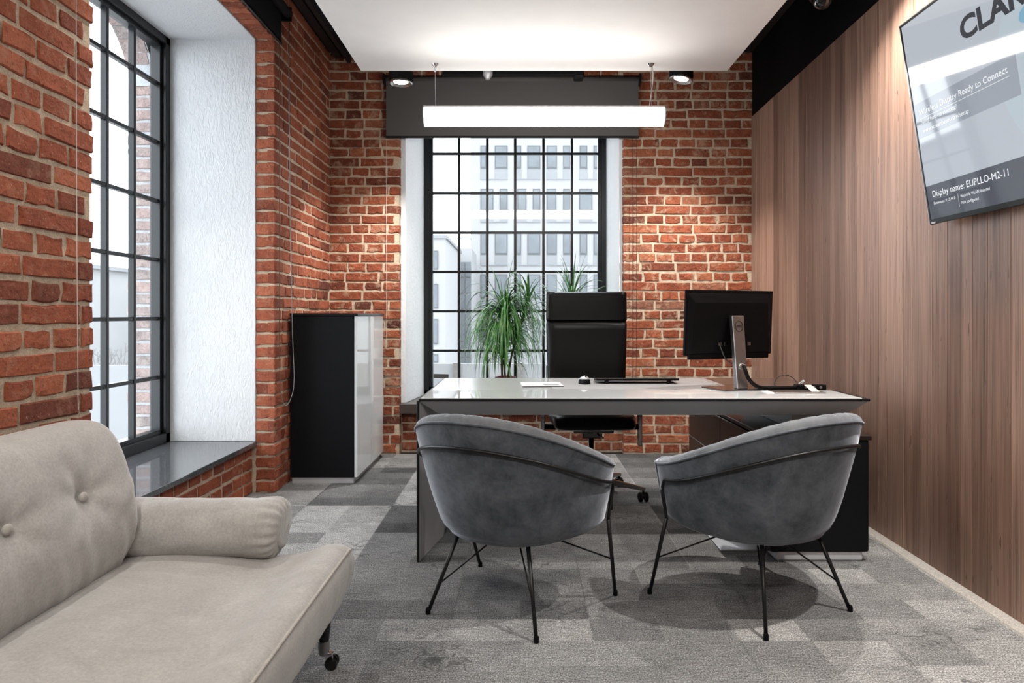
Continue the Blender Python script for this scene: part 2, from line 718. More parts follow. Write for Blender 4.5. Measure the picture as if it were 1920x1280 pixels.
SMOOTH_WALLS = ('wall_left_near', 'wall_left_far', 'wall_left_below_window', 'wall_left_lintel')


def put_brick(parent, x, y, z, rz, length, hdr, hscale=1.0, meshes=None, proud=0.0, ry=0.0, rx=0.0):
    pool = meshes or (HDR if hdr else STR)
    o = bpy.data.objects.new('brick', rng.choice(pool))
    COL.objects.link(o)
    o.parent = parent
    nominal = HDR_L if (hdr or meshes) else STR_L
    o.location = (x, y, z)
    o.rotation_euler = Euler((rx + rng.uniform(-.006, .006), ry + rng.uniform(-.012, .012), rz + rng.uniform(-.008, .008)))
    o.scale = (length / nominal, 1, hscale * rng.uniform(.96, 1.03))
    if parent.name in SMOOTH_WALLS:
        o.material_slots[0].link = 'OBJECT'
        o.material_slots[0].material = MT['brick_clean']
    return o


def lay_bricks(parent, p0, p1, z0, z1, seed_row=0, zoff=0.0, start=0.0):
    """bond of stretcher and header courses on a vertical face from p0 to p1; the outside normal is to the right of p0->p1"""
    p0, p1 = Vector((*p0, 0)), Vector((*p1, 0))
    d = (p1 - p0)
    L = d.length
    d.normalize()
    rz = math.atan2(d.y, d.x)
    nrm = Vector((d.y, -d.x, 0))
    n = int(round((z1 - z0) / COURSE))
    ch = (z1 - z0) / n
    J = .0165
    cnt = 0
    for r in range(n):
        z = z0 + (r + .5) * ch
        head = (r + seed_row) % 2 == 1
        unit = HDR_L if head else STR_L
        # first brick of a course: header courses start with a closer, stretcher courses with a full brick, with scatter
        u = 0.0
        first = (unit * rng.uniform(.88, 1.04)) if not head else unit * rng.uniform(.8, 1.5)
        k = 0
        while u < L - .02:
            ln = first if k == 0 else unit * rng.uniform(.94, 1.06)
            h2 = head
            if not head and rng.random() < .10:
                ln, h2 = HDR_L * rng.uniform(.9, 1.1), True
            if u + ln > L - .035:
                ln = L - u
            if ln < .04:
                break
            c = p0 + d * (u + ln / 2)
            pr = rng.uniform(-.004, .003)
            put_brick(parent, c.x + nrm.x * pr, c.y + nrm.y * pr, z + rng.uniform(-.002, .002), rz, ln, h2 or ln < .17)
            cnt += 1
            u += ln + J
            k += 1
    return cnt


# floor slab and carpet tiles
fl = struct(box('floor', (-1.72, -1.3, -.25), (2.0, 5.66, -.012), MT['black']))
tile_me = MB().box((-.2488, -.2488, -.012), (.2488, .2488, 0)).mesh('carpet_tile_shape', .0006, 1)
tile_me.materials.append(MT['carpet'])
xs0, ys0 = -.252, 3.012
for i in range(-4, 5):
    for j in range(-9, 6):
        cx_, cy_ = xs0 + (i + .5) * .505, ys0 + (j + .5) * .498
        if cx_ < -1.9 or cx_ > 2.0 or cy_ < -1.3 or cy_ > 5.75:
            continue
        o = bpy.data.objects.new('carpet_tile', tile_me)
        COL.objects.link(o)
        o.parent = fl
        o.location = (cx_, cy_, 0)
        o.scale = (1.0145, 1.0, 1)

# ceiling: black soffit with long channels
ce = struct(box('ceiling', (-2.5, -1.3, CEIL), (2.0, 6.4, CEIL + .12), MT['ceil_black']))
for k, (x0, x1, dz) in enumerate(((-1.50, -1.44, .05), (-1.40, -1.37, .09), (-1.33, -1.21, .035), (-1.17, -1.14, .08), (-1.10, -1.03, .05), (1.42, 1.45, .06), (1.58, 1.64, .05))):
    box('channel', (x0, -1.2, CEIL - dz), (x1, 5.50, CEIL), MT['ceil_black'], ce)

# back wall: left pier, right pier, part under the window, lintel
wbl = struct(box('wall_back_left', (-1.60, YB + REC, -.2), (-.985, 6.35, CEIL), MT['mortar']))
lay_bricks(wbl, (XL, YB), (-.978, YB), 0, CEIL, 0)
wbr = struct(box('wall_back_right', (.832, YB + REC, -.2), (2.0, 6.35, CEIL), MT['mortar']))
lay_bricks(wbr, (.825, YB), (1.875, YB), 0, CEIL, 1)
wbu = struct(box('wall_back_below_window', (-.985, 5.62 + REC, -.2), (.832, 6.35, .325), MT['mortar']))
lay_bricks(wbu, (-.98, 5.62), (.83, 5.62), 0, .31, 1)
wbt = struct(box('wall_back_lintel', (-.985, YB + REC, 2.96), (.832, 6.35, CEIL), MT['mortar']))
lay_bricks(wbt, (-.98, YB), (.83, YB), 2.965, CEIL, 0)

# left wall: near pier, far pier, lintel, breast below the sill
wln = struct(box('wall_left_near', (-2.46, -1.3, -.2), (XL - REC, 2.456, CEIL), MT['mortar']))
lay_bricks(wln, (XL, 1.30), (XL, 2.464), 0.0, CEIL, 0)
wlf = struct(box('wall_left_far', (-2.30, 4.295, -.2), (XL - REC, 6.35, CEIL), MT['mortar']))
lay_bricks(wlf, (XL, 4.286), (XL, YB), 0, CEIL, 1)
n = 37
for r in range(n):
    z = (r + .5) * 2.85 / n
    put_brick(wlf, (-1.667 + XL) / 2 - .002, 4.286 + rng.uniform(-.002, .003), z, 0, .118, True)
wlb = struct(box('wall_left_below_window', (-2.25, 2.456, -.2), (-1.69 - REC, 4.295, .297), MT['mortar']))
lay_bricks(wlb, (-1.69, 2.46), (-1.69, 4.29), 0, .30, 0)
wlt = struct(box('wall_left_lintel', (-2.28, 2.456, 2.859), (XL - REC, 4.295, CEIL), MT['mortar']))
lay_bricks(wlt, (XL, 2.47), (XL, 4.28), 2.86, CEIL, 0)
for k in range(25):
    y = 2.50 + k * .0735
    o = put_brick(wlt, -1.607, y, 2.852, 0, .118, True, rx=R(90))

# plaster linings of both window niches
pl = struct(MB().box((-2.22, 4.283, .326), (-1.667, 4.35, 2.9)).box((-2.22, 2.40, .326), (-1.667, 2.467, 2.9)).box((-2.22, 2.44, 2.846), (-1.667, 4.30, 2.95))
            .build('trim_1', MT['plaster'], None, .004, 2))
pb = MB()
for sx, xo, xi, xf in ((-1, -.985, -.942, -.868), (1, .838, .800, .763)):
    a = [(xo, 5.575, .40), (xi, 5.575, .40), (xf, 6.16, .40), (xo + sx * .05, 6.16, .40)]
    b = [(p[0], p[1], 2.97) for p in a]
    pb.hull2(a, b)
pb.box((-.99, 5.575, 2.93), (.84, 6.16, 3.0))
struct(pb.build('trim_2', MT['plaster'], None, .004, 2))

# sills
struct(box('window_sill_left', (-2.215, 2.46, .296), (-1.66, 4.29, .326), MT['granite'], None, .003))
struct(box('window_sill_back', (-.978, 5.50, .325), (.828, 6.16, .40), MT['sill_dark'], None, .004))

# wall behind the camera and the walnut wall on the right
struct(box('wall_front', (-2.46, -1.45, -.2), (2.1, -1.3, CEIL), MT['office_white']))


def xr(y):
    return 1.798 + .021 * (y - 2.45)


wr = struct(MB().hull2([(xr(-1.3) + .02, -1.3, -.1), (2.1, -1.3, -.1), (2.1, 6.2, -.1), (xr(5.6) + .02, 6.2, -.1)],
                       [(xr(-1.3) + .02, -1.3, CEIL), (2.1, -1.3, CEIL), (2.1, 6.2, CEIL), (xr(5.6) + .02, 6.2, CEIL)]).build('wall_right', MT['wallblack']))
yy = 5.522
pr_ = random.Random(5)
plank_meshes = {}
ang = math.atan2(.021, 1.0)
while yy > -1.25:
    w = pr_.choice((.062, .075, .09, .11, .13, .16))
    if w not in plank_meshes:
        me_ = MB().box((0, -w / 2 + .0008, 0), (.022, w / 2 - .0008, 2.715)).mesh('plank_shape', .0012, 1)
        me_.materials.append(MT['wood'])
        plank_meshes[w] = me_
    o = bpy.data.objects.new('plank', plank_meshes[w])
    COL.objects.link(o)
    o.parent = wr
    yc = yy - w / 2
    o.location = (xr(yc) + pr_.uniform(-.0006, .0006), yc, .004)
    o.rotation_euler = (0, 0, -ang)
    yy -= w
# black fascia above the planks
struct(MB().hull2([(xr(-1.3) + .004, -1.3, 2.725), (xr(-1.3) + .03, -1.3, 2.725), (xr(5.5) + .03, 5.514, 2.725), (xr(5.5) + .004, 5.514, 2.725)],
                  [(xr(-1.3) + .004, -1.3, CEIL), (xr(-1.3) + .03, -1.3, CEIL), (xr(5.5) + .03, 5.514, CEIL), (xr(5.5) + .004, 5.514, CEIL)]).build('trim_3', MT['wallblack']))
# carpet strip along the foot of the walnut wall
struct(MB().hull2([(xr(-1.2) - .055, -1.2, 0), (xr(-1.2), -1.2, 0), (xr(5.5), 5.5, 0), (xr(5.5) - .055, 5.5, 0)],
                  [(xr(-1.2) - .05, -1.2, .007), (xr(-1.2), -1.2, .012), (xr(5.5), 5.5, .012), (xr(5.5) - .05, 5.5, .007)]).build('baseboard_right', MT['carpet_edge']))


# ------------------------------------------------------------------ windows
def window_back():
    y0, y1 = 6.13, 6.21
    xa, xb, za, zb = -.872, .768, .40, 2.95
    mb = MB()
    mb.box((xa, y0, za), (xa + .045, y1, zb)).box((xb - .045, y0, za), (xb, y1, zb)).box((xa, y0, za), (xb, y1, za + .045)).box((xa, y0, zb - .04), (xb, y1, zb))
    root = struct(mb.build('window_1', MT['frame'], None, .003, 1))
    s = MB()
    ia, ib = xa + .042, xb - .042
    s.box((ia, y0 + .015, za + .04), (ia + .035, y1 - .01, zb - .03)).box((ib - .035, y0 + .015, za + .04), (ib, y1 - .01, zb - .03))
    s.box((ia, y0 + .015, za + .04), (ib, y1 - .01, za + .075)).box((ia, y0 + .015, zb - .07), (ib, y1 - .01, zb - .03))
    s.build('sash', MT['frame'], root, .003, 1)
    vx = [-.559, -.304, -.053, .202, .458]
    hz = [.797, 1.152, 1.507, 1.862, 2.217, 2.573]
    yg = 6.17
    for x in vx:
        box('muntin', (x - .012, yg - .018, za + .07), (x + .012, yg + .018, zb - .06), MT['frame'], root, .002, 1)
    for z in hz:
        box('muntin', (ia + .03, yg - .015, z - .011), (ib - .03, yg + .015, z + .011), MT['frame'], root, .002, 1)
    xe = [ia + .03] + vx + [ib - .03]
    ze = [za + .07] + hz + [zb - .06]
    for i in range(len(xe) - 1):
        for j in range(len(ze) - 1):
            MB().add([(xe[i], yg, ze[j]), (xe[i + 1], yg, ze[j]), (xe[i + 1], yg, ze[j + 1]), (xe[i], yg, ze[j + 1])], [(0, 1, 2, 3)]).build('pane', MT['glass'], root, fix=False)


def window_left():
    x0, x1 = -2.20, -2.30
    ya, yb, za, zb = 2.47, 4.284, .326, 2.85
    root = struct(MB().box((x1, ya, za), (x0, ya + .055, zb)).box((x1, yb - .055, za), (x0, yb, zb)).box((x1, ya, za), (x0, yb, za + .06)).box((x1, ya, zb - .05), (x0, yb, zb))
                  .build('window_2', MT['frame'], None, .003, 1))
    s = MB()
    ia, ib = ya + .05, yb - .05
    xs_, xe_ = -2.285, -2.222
    s.box((xs_, ia, za + .05), (xe_, ia + .03, zb - .04)).box((xs_, ib - .03, za + .05), (xe_, ib, zb - .04)).box((xs_, ia, za + .05), (xe_, ib, za + .085)).box((xs_, ia, zb - .075), (xe_, ib, zb - .04))
    s.build('sash', MT['frame'], root, .003, 1)
    vy = [3.94 - .26 * k for k in range(6)]
    hz = [.734 + .362 * k for k in range(6)]
    xg = -2.245
    for y in vy:
        box('muntin', (xg - .018, y - .012, za + .08), (xg + .018, y + .012, zb - .07), MT['frame'], root, .002, 1)
    for z in hz:
        box('muntin', (xg - .015, ia + .025, z - .011), (xg + .015, ib - .025, z + .011), MT['frame'], root, .002, 1)
    ye = [ia + .025] + vy[::-1] + [ib - .025]
    ze = [za + .08] + hz + [zb - .07]
    for i in range(len(ye) - 1):
        for j in range(len(ze) - 1):
            MB().add([(xg, ye[i], ze[j]), (xg, ye[i + 1], ze[j]), (xg, ye[i + 1], ze[j + 1]), (xg, ye[i], ze[j + 1])], [(0, 1, 2, 3)]).build('pane', MT['glass'], root, fix=False)


window_back()
window_left()

# outside brick reveal of the left window with its segmental arch
wo = MB()
wo.box((-2.46, 4.301, -.2), (-2.302, 6.3, 4.0))
wo.box((-2.46, -1.3, -.2), (-2.462, 2.45, 4.0))
N = 24
arch = [(3.375 + .915 * math.cos(math.pi * k / N), 2.55 + .50 * math.sin(math.pi * k / N)) for k in range(N + 1)]
for k in range(N):
    (ya_, za_), (yb_, zb_) = arch[k], arch[k + 1]
    wo.hull2([(-2.46, ya_, za_ + .008), (-2.46, yb_, zb_ + .008), (-2.46, yb_, 4.0), (-2.46, ya_, 4.0)],
             [(-2.302, ya_, za_ + .008), (-2.302, yb_, zb_ + .008), (-2.302, yb_, 4.0), (-2.302, ya_, 4.0)])
wout = struct(wo.build('wall_outside', MT['mortar_out']))
for r in range(29):
    z = .33 + (r + .5) * .0772
    o = put_brick(wout, -2.385 + rng.uniform(-.01, .006), 4.292, z, 0, .16 * rng.uniform(.95, 1.1), True, meshes=HDR_OUT)
for k in range(2, 22):
    a = math.pi * (k + .5) / 24
    y, z = 3.375 + .915 * math.cos(a), 2.55 + .50 * math.sin(a)
    t = math.atan2(.50 * math.cos(a), -.915 * math.sin(a))
    o = bpy.data.objects.new('brick', rng.choice(HDR_OUT))
    COL.objects.link(o)
    o.parent = wout
    # local x along the wall thickness, local z along the arch, local y outwards (up)
    tz = Vector((0, math.cos(t), math.sin(t)))
    lx = Vector((1, 0, 0))
    ly = tz.cross(lx)
    if ly.z < 0:
        tz = -tz
        ly = tz.cross(lx)
    o.matrix_basis = Matrix.Translation((-2.385 + rng.uniform(-.012, .006), y, z)) @ Matrix((lx, ly, tz)).transposed().to_4x4() @ Matrix.Diagonal((1.25, 1, 1.35, 1))


# ------------------------------------------------------------------ ceiling panel, pendant, spots, track
PZ = 2.6475
cp = thing('ceiling_panel', 'large white suspended ceiling panel above the desk', 'ceiling panel', (.145, 2.3, PZ))
wbox('board', (-1.003, .35, PZ), (1.293, 4.277, PZ + .05), MT['white_paint'], cp, .002, 1)
for x in (-.7, .95):
    for y in (.8, 3.7):
        W(MB().tube([(x, y, PZ + .05), (x, y, CEIL)], .004, 6).build('hanger', MT['steel']), cp)

PX0, PX1, PY, PZC, PR = -.5915, .871, 4.16, 2.329, .061
pd = thing('pendant_lamp', 'long glowing white tube pendant lamp hanging over the desk', 'lamp', (.14, PY, PZC - PR))
N = 40
def arc(a0, a1, r, x, n):
    return [(x, PY + r * math.sin(a0 + (a1 - a0) * k / n), PZC + r * math.cos(a0 + (a1 - a0) * k / n)) for k in range(n + 1)]
W(MB().grid(lambda i, j: arc(R(47), R(313), PR, PX0 + .004 + (PX1 - PX0 - .008) * j, 32)[i], 33, 2).build('diffuser', MT['tube'], smooth=True), pd)
W(MB().hull2(arc(R(-48), R(48), PR + .001, PX0 + .004, 10), arc(R(-48), R(48), PR + .001, PX1 - .004, 10)).build('housing', MT['white_paint']), pd)
for x, s_ in ((PX0, 1), (PX1, -1)):
    W(MB().lathe([(PR + .0025, 0), (PR + .0025, .006 * s_), (PR - .004, .007 * s_)], (x, PY, PZC), 40, 'x').build('end_cap', MT['silver'], smooth=False), pd)
for x in (-.520, .795):
    cb = W(MB().tube([(x, PY, PZC + PR), (x - .004, PY, PZ - .03)], .0016, 6).build('suspension_cable', MT['steel']), pd)
    MB().lathe([(.007, -.045), (.007, -.02), (.012, -.012), (.022, 0)], (x - .004, PY, PZ), 16).build('ceiling_fixing', MT['chrome'], cb)
W(MB().tube(catmull([(.800, PY, PZ - .01), (.803, PY - .004, PZ - .08), (.797, PY + .004, PZ - .16), (.790, PY, PZ - .20), (.782, PY, PZC + PR)], 24), .0024, 6).build('power_cord', MT['tag_white']), pd)


def spot_lamp(x, y, zb, r, aim, label, watts, grp='cylinder downlights', h=None, cone=95, blend=.9, tilt=(0, 0)):
    t = thing('spot_lamp', label, 'lamp', (x, y, zb), 0, grp)
    h = h or (CEIL - zb)
    b = MB().lathe([(r, .0), (r, h), (r * .9, h)], (0, 0, 0), 32)
    bm = bpy.data.meshes.new('body')
    o = MB().lathe([(r * .93, .03), (r, .004), (r, h)], (0, 0, 0), 36).build('body', MT['black_metal'], t)
    auto_smooth(o)
    M = Euler((tilt[0], tilt[1], 0)).to_matrix().to_4x4()
    ring = MB()
    prof = [(r * .98, .0), (r * .98, -.010), (r * .90, -.014), (r * .66, .004), (r * .62, .012)]
    ring.lathe(prof, (0, 0, 0), 36)
    me = ring.mesh('ring')
    for v in me.vertices:
        v.co = M @ v.co
    auto_smooth(link('trim_ring', me, MT['steel'], t))
    lens = MB().lathe([(r * .60, -.001), (r * .60, .008)], (0, 0, 0), 28).mesh('lens')
    for v in lens.vertices:
        v.co = M @ v.co
    link('lens', lens, MT['lamp_glow'], t)
    ld = bpy.data.lights.new('spot_light', 'SPOT')
    ld.energy = watts
    ld.color = WARM
    ld.spot_size = R(cone)
    ld.spot_blend = blend
    ld.shadow_soft_size = .02
    lo = bpy.data.objects.new('spot_light', ld)
    COL.objects.link(lo)
    lo.parent = t
    lo.location = (0, 0, -.03)
    d = Vector(aim) - Vector((x, y, zb - .03))
    lo.rotation_euler = d.to_track_quat('-Z', 'Y').to_euler()
    return t


spot_lamp(-.836, 4.75, 2.740, .083, (-1.15, 5.40, .5), 'black cylinder spotlight above the filing cabinet, beside the grey blind', SPOT_WATTS * 1.1, cone=78)
spot_lamp(1.114, 4.75, 2.763, .083, (1.30, 5.45, .5), 'black cylinder spotlight over the brick pier next to the walnut wall', SPOT_WATTS * 1.1, cone=78, tilt=(0, R(12)))
for (x, y, ax, ay, w) in ((1.53, 3.05, 1.72, 3.3, .9), (1.56, 1.92, 1.15, 2.45, 1.6), (1.50, .7, 1.2, .9, .3), (-1.27, 2.9, -1.2, 2.9, .35), (-1.25, 1.2, -1.05, 1.6, .25)):
    where = {3.05: 'in the ceiling channel beside the walnut wall, over the credenza', 1.92: 'in the ceiling channel over the tub chair nearest the walnut wall',
             .7: 'added unseen for fill light in the ceiling channel near the television', 2.9: 'added unseen for fill light in the ceiling channel above the tall brick-edged window', 1.2: 'added unseen for fill light in the ceiling channel above the sofa'}[y]  # these three are unseen downlights added to brighten the room
    spot_lamp(x, y, 2.86, .075, (ax, ay, 0), 'black cylinder downlight ' + where, SPOT_WATTS * w, cone=66 if y == 1.92 else 110)
for (x, y) in ((-.6, -.4), (.8, -.4), (.1, -.75)):  # unseen lamps added behind the camera as fill light
    spot_lamp(x, y, 2.86, .075, (x * .8, 1.1, 0.2), 'black cylinder downlight added unseen for fill light over the entrance end, ' + {-.6: 'on the sofa side', .8: 'on the television side', .1: 'nearest the pale wall'}[x], SPOT_WATTS * .5, cone=130)

tr = thing('track_light', 'black ceiling track with small grey lamp heads in front of the grey blind', 'track light', (.1, 5.15, 2.93))
wbox('rail', (-.585, 5.13, 2.925), (.47, 5.165, 2.96), MT['black_metal'], tr, .003, 1)
wbox('rail', (-.60, 5.20, 2.945), (.44, 5.235, 2.98), MT['black_metal'], tr, .003, 1)
wbox('end_block', (.40, 5.12, 2.905), (.475, 5.24, 2.985), MT['black_metal'], tr, .012, 3)
for x in (-.4, .3):
    W(MB().tube([(x, 5.18, 2.97), (x, 5.18, CEIL)], .008, 8).build('hanger', MT['black_metal']), tr)
wbox('bridge', (-.45, 5.13, 2.955), (-.35, 5.235, 2.975), MT['black_metal'], tr)
wbox('bridge', (.25, 5.13, 2.955), (.35, 5.235, 2.975), MT['black_metal'], tr)
for x, y, zz, rr in ((-.555, 5.18, 2.935, .016), (-.395, 5.16, 2.928, .023), (-.25, 5.12, 2.885, .038)):
    o = W(MB().lathe([(rr * .45, 0), (rr * .6, .012), (rr * .95, .03), (rr, .07), (rr * .9, .08)], (x, y, zz), 24).build('lamp_head', MT['silver']), tr)
    auto_smooth(o)

# dome camera under the black soffit
dc = thing('dome_camera', 'small dark dome camera under the black ceiling edge', 'camera', (1.50, 3.40, 2.60))
W(auto_smooth(MB().lathe([(.055, .0), (.06, .01), (.06, .04), (.05, .05)], (1.50, 3.40, 2.69), 28).build('base', MT['black_metal'])), dc)
W(auto_smooth(MB().lathe([(.004, -.048), (.024, -.042), (.038, -.028), (.046, -.01), (.047, .002)], (1.50, 3.40, 2.69), 28).build('dome', MT['gloss_black'])), dc)
W(MB().tube([(1.50, 3.40, 2.74), (1.50, 3.40, CEIL)], .012, 10).build('stem', MT['black_metal']), dc)


# ------------------------------------------------------------------ roller blinds
def cord(pts, r, name, mat, parent, n=60):
    return W(MB().tube(catmull(pts, n), r, 6).build(name, mat), parent)


rb = thing('roller_blind', 'wide grey roller blind above the gridded window behind the desk', 'blind', (-.07, 5.45, 2.53))
wbox('fabric', (-1.077, 5.448, 2.545), (.937, 5.451, 3.00), MT['blind_grey'], rb)
W(MB().lathe([(.026, 0), (.026, 2.02)], (-1.08, 5.468, 3.0), 20, 'x').build('tube', MT['blind_grey'], smooth=True), rb)
wbox('bottom_bar', (-1.08, 5.443, 2.530), (.94, 5.456, 2.547), MT['black_metal'], rb, .002, 1)
for x in (-1.10, .94):
    wbox('bracket', (x, 5.43, 2.96), (x + .018, 5.512, 3.04), MT['black_metal'], rb, .003, 1)
cord([(-1.077, 5.46, 2.53), (-1.077, 5.46, .9)], .0012, 'guide_wire', MT['cord_pale'], rb, 4)
cord([(.893, 5.46, 2.98), (.893, 5.46, 1.8), (.888, 5.46, .75), (.897, 5.46, .60), (.912, 5.46, .60), (.922, 5.46, .75), (.925, 5.46, 1.8), (.925, 5.46, 2.98)], .0019, 'bead_chain', MT['cord'], rb)

rl = thing('roller_blind', 'black roller blind above the tall side window by the sofa', 'blind', (-1.5, 3.2, 2.80))
wbox('fabric', (-1.502, 2.20, 2.825), (-1.498, 4.27, 3.03), MT['blind_black'], rl)
wbox('bottom_bar', (-1.506, 2.20, 2.808), (-1.494, 4.272, 2.828), MT['black_metal'], rl, .002, 1)
W(MB().lathe([(.030, 0), (.030, 2.10)], (-1.465, 2.19, 3.01), 20, 'y').build('tube', MT['blind_black'], smooth=True), rl)
for y in (2.17, 4.28):
    wbox('bracket', (-1.543, y, 2.96), (-1.44, y + .015, 3.05), MT['black_metal'], rl, .003, 1)
cord([(-1.525, 4.31, 3.0), (-1.525, 4.31, 2.0), (-1.525, 4.31, .85), (-1.515, 4.31, .63), (-1.487, 4.31, .548), (-1.45, 4.31, .60), (-1.432, 4.31, .72), (-1.445, 4.31, 1.1), (-1.46, 4.31, 2.0), (-1.465, 4.31, 3.0)],
     .0024, 'bead_chain', MT['bead'], rl, 90)
cord([(-1.50, 2.30, 2.81), (-1.498, 2.30, 1.6), (-1.492, 2.30, .80)], .0012, 'guide_wire', MT['cord_pale'], rl, 6)

# ------------------------------------------------------------------ filing cabinet
fc = thing('filing_cabinet', 'waist-high black filing cabinet with glossy white doors in the brick corner', 'cabinet', (-1.31, 4.95, 0))
wbox('body', (-1.529, 4.523, .042), (-1.106, 5.376, 1.112), MT['cab_black'], fc, .002, 1)
wbox('top_board', (-1.531, 4.515, 1.112), (-1.080, 5.384, 1.130), MT['cab_black'], fc, .002, 1)
wbox('plinth', (-1.522, 4.535, 0), (-1.112, 5.365, .042), MT['silver'], fc, .002, 1)
for y0, y1 in ((4.525, 4.948), (4.952, 5.374)):
    d = wbox('door', (-1.105, y0, .044), (-1.086, y1, 1.110), MT['cab_white'], fc, .0015, 2)
    wbox('edge_pull', (-1.092, y0 + .002 if y0 > 4.9 else y1 - .008, .044), (-1.0855, y0 + .008 if y0 > 4.9 else y1 - .002, 1.110), MT['silver'], fc)

# ------------------------------------------------------------------ desk
dk = thing('executive_desk', 'wide white glass topped desk with black edges and sloping sides', 'desk', (.55, 3.58, 0))
DX0, DX1, DY0, DY1, DZ = -.463, 1.578, 3.083, 4.080, .744
top = wbox('desktop', (DX0, DY0, DZ - .0155), (DX1, DY1, DZ - .003), MT['black'], dk, .003, 2)
g = MB().box((DX0 + .012, DY0 + .004, DZ - .004), (DX1 - .035, DY0 + .318, DZ)).build('glass_strip', MT['desk_glass'], top, .0008, 1)
g2 = MB().box((DX0 + .012, DY0 + .320, DZ - .004), (1.086, DY1 - .004, DZ - .0002)).build('writing_surface', MT['desk_pad'], top, .0008, 1)
g3 = MB().box((1.088, DY0 + .320, DZ - .004), (DX1 - .006, DY1 - .004, DZ - .0004)).build('brown_inlay', MT['desk_brown'], top, .0008, 1)
pts = lambda ix, iy, z: [(DX0 + ix[0], DY0 + iy, z), (DX1 - ix[1], DY0 + iy, z), (DX1 - ix[1], DY1 - iy, z), (DX0 + ix[0], DY1 - iy, z)]
W(MB().hull2(pts((.085, .066), .11, .652), pts((.004, .004), .004, DZ - .0155)).build('apron', MT['desk_grey']), dk)
sp = wbox('side_panel', (DX0 - .010, DY0 + .002, .0), (DX0 + .003, DY1 - .002, DZ - .012), MT['black'], dk, .006, 3)
a = [(DX0 + .003, DY0 + .006, .004), (DX0 + .003, DY1 - .006, .004), (DX0 + .003, DY1 - .006, DZ - .018), (DX0 + .003, DY0 + .006, DZ - .018)]
b = [(DX0 + .07, DY0 + .36, .004), (DX0 + .07, DY1 - .15, .004), (DX0 + .07, DY1 - .15, .66), (DX0 + .07, DY0 + .36, .66)]
MB().hull2(a, b).build('inner_wedge', MT['desk_grey'], sp)

# credenza carrying the other end of the desk
cr = thing('credenza', 'low dark brown credenza with drawers under the desk end by the walnut wall', 'credenza', (1.35, 3.8, 0))
wbox('body', (1.130, 3.090, .045), (1.577, 4.525, .553), MT['cab_black'], cr, .01, 3)
wbox('top_board', (1.117, 3.083, .553), (1.585, 4.535, .573), MT['walnut_dark'], cr, .003, 2)
wbox('plinth', (1.16, 3.10, .0), (1.555, 4.50, .047), MT['silver'], cr, .012, 2)
dw = wbox('drawer', (1.112, 3.815, .33), (1.131, 4.520, .548), MT['walnut_dark'], cr, .0015, 1)
W(MB().lathe([(.010, 0), (.010, -.014)], (1.112, 4.30, .49), 16, 'x').build('lock', MT['chrome']), cr).parent = dw
bpy.data.objects[dw.name].children[0].matrix_parent_inverse = Matrix()
wbox('drawer', (1.112, 3.815, .05), (1.131, 4.520, .326), MT['walnut_dark'], cr, .0015, 1)
wbox('side_door', (1.112, 3.095, .05), (1.131, 3.811, .548), MT['walnut_dark'], cr, .0015, 1)
wbox('desk_support', (1.30, 3.28, .573), (1.50, 4.0, .652), MT['desk_grey'], cr, .002, 1)
wbox('foot_plate', (.946, 3.236, .0), (1.165, 4.2, .008), MT['silver'], cr, .002, 1)

# ------------------------------------------------------------------ tub chairs
def lerp_tab(tab, x):
    for (x0, y0), (x1, y1) in zip(tab, tab[1:]):
        if x <= x1:
            k = (x - x0) / (x1 - x0)
            k = max(0, min(1, k))
            return y0 + (y1 - y0) * k
    return tab[-1][1]


def smooth_tab(tab, x):
    xs_ = [p[0] for p in tab]
    acc = 0
    w = (xs_[-1] - xs_[0]) * .04
    for k in range(-3, 4):
        acc += lerp_tab(tab, x + k * w / 3)
    return acc / 7


RIM = [(0, .752), (30, .742), (60, .690), (90, .625), (115, .568), (128, .542)]
ROUT = [(0, .185), (.025, .240), (.07, .272), (.15, .292), (.3, .314), (.5, .338), (.75, .364), (1.0, .387)]
AMAX = 126.0


def zrim(a):
    # high round back easing down into the low arm fronts
    k = min(1.0, abs(a) / 128.0)
    return .746 - .206 * (.5 - .5 * math.cos(math.pi * k ** 1.12)) ** 1.0 - .004 * k


def zbase(a):
    k = max(0.0, (abs(a) - 50) / 76.0)
    return .283 + .050 * k * k


def shell_pt(a, r, z, push=0.0):
    s_, c_ = math.sin(R(a)), math.cos(R(a))
    return ((r + push) * s_ * 1.0, -(r + push) * c_ * .97, z)


def rout(t, a=0.0):
    r = smooth_tab(ROUT, t) if .1 < t < .93 else lerp_tab(ROUT, t)
    k = max(0.0, min(1.0, (abs(a) - 60) / 62.0))
    k = k * k * (3 - 2 * k)
    up = .387 - .036 * (1 - t) - .11 * max(0, 1 - t / .08) ** 2
    return r + (up - r) * k


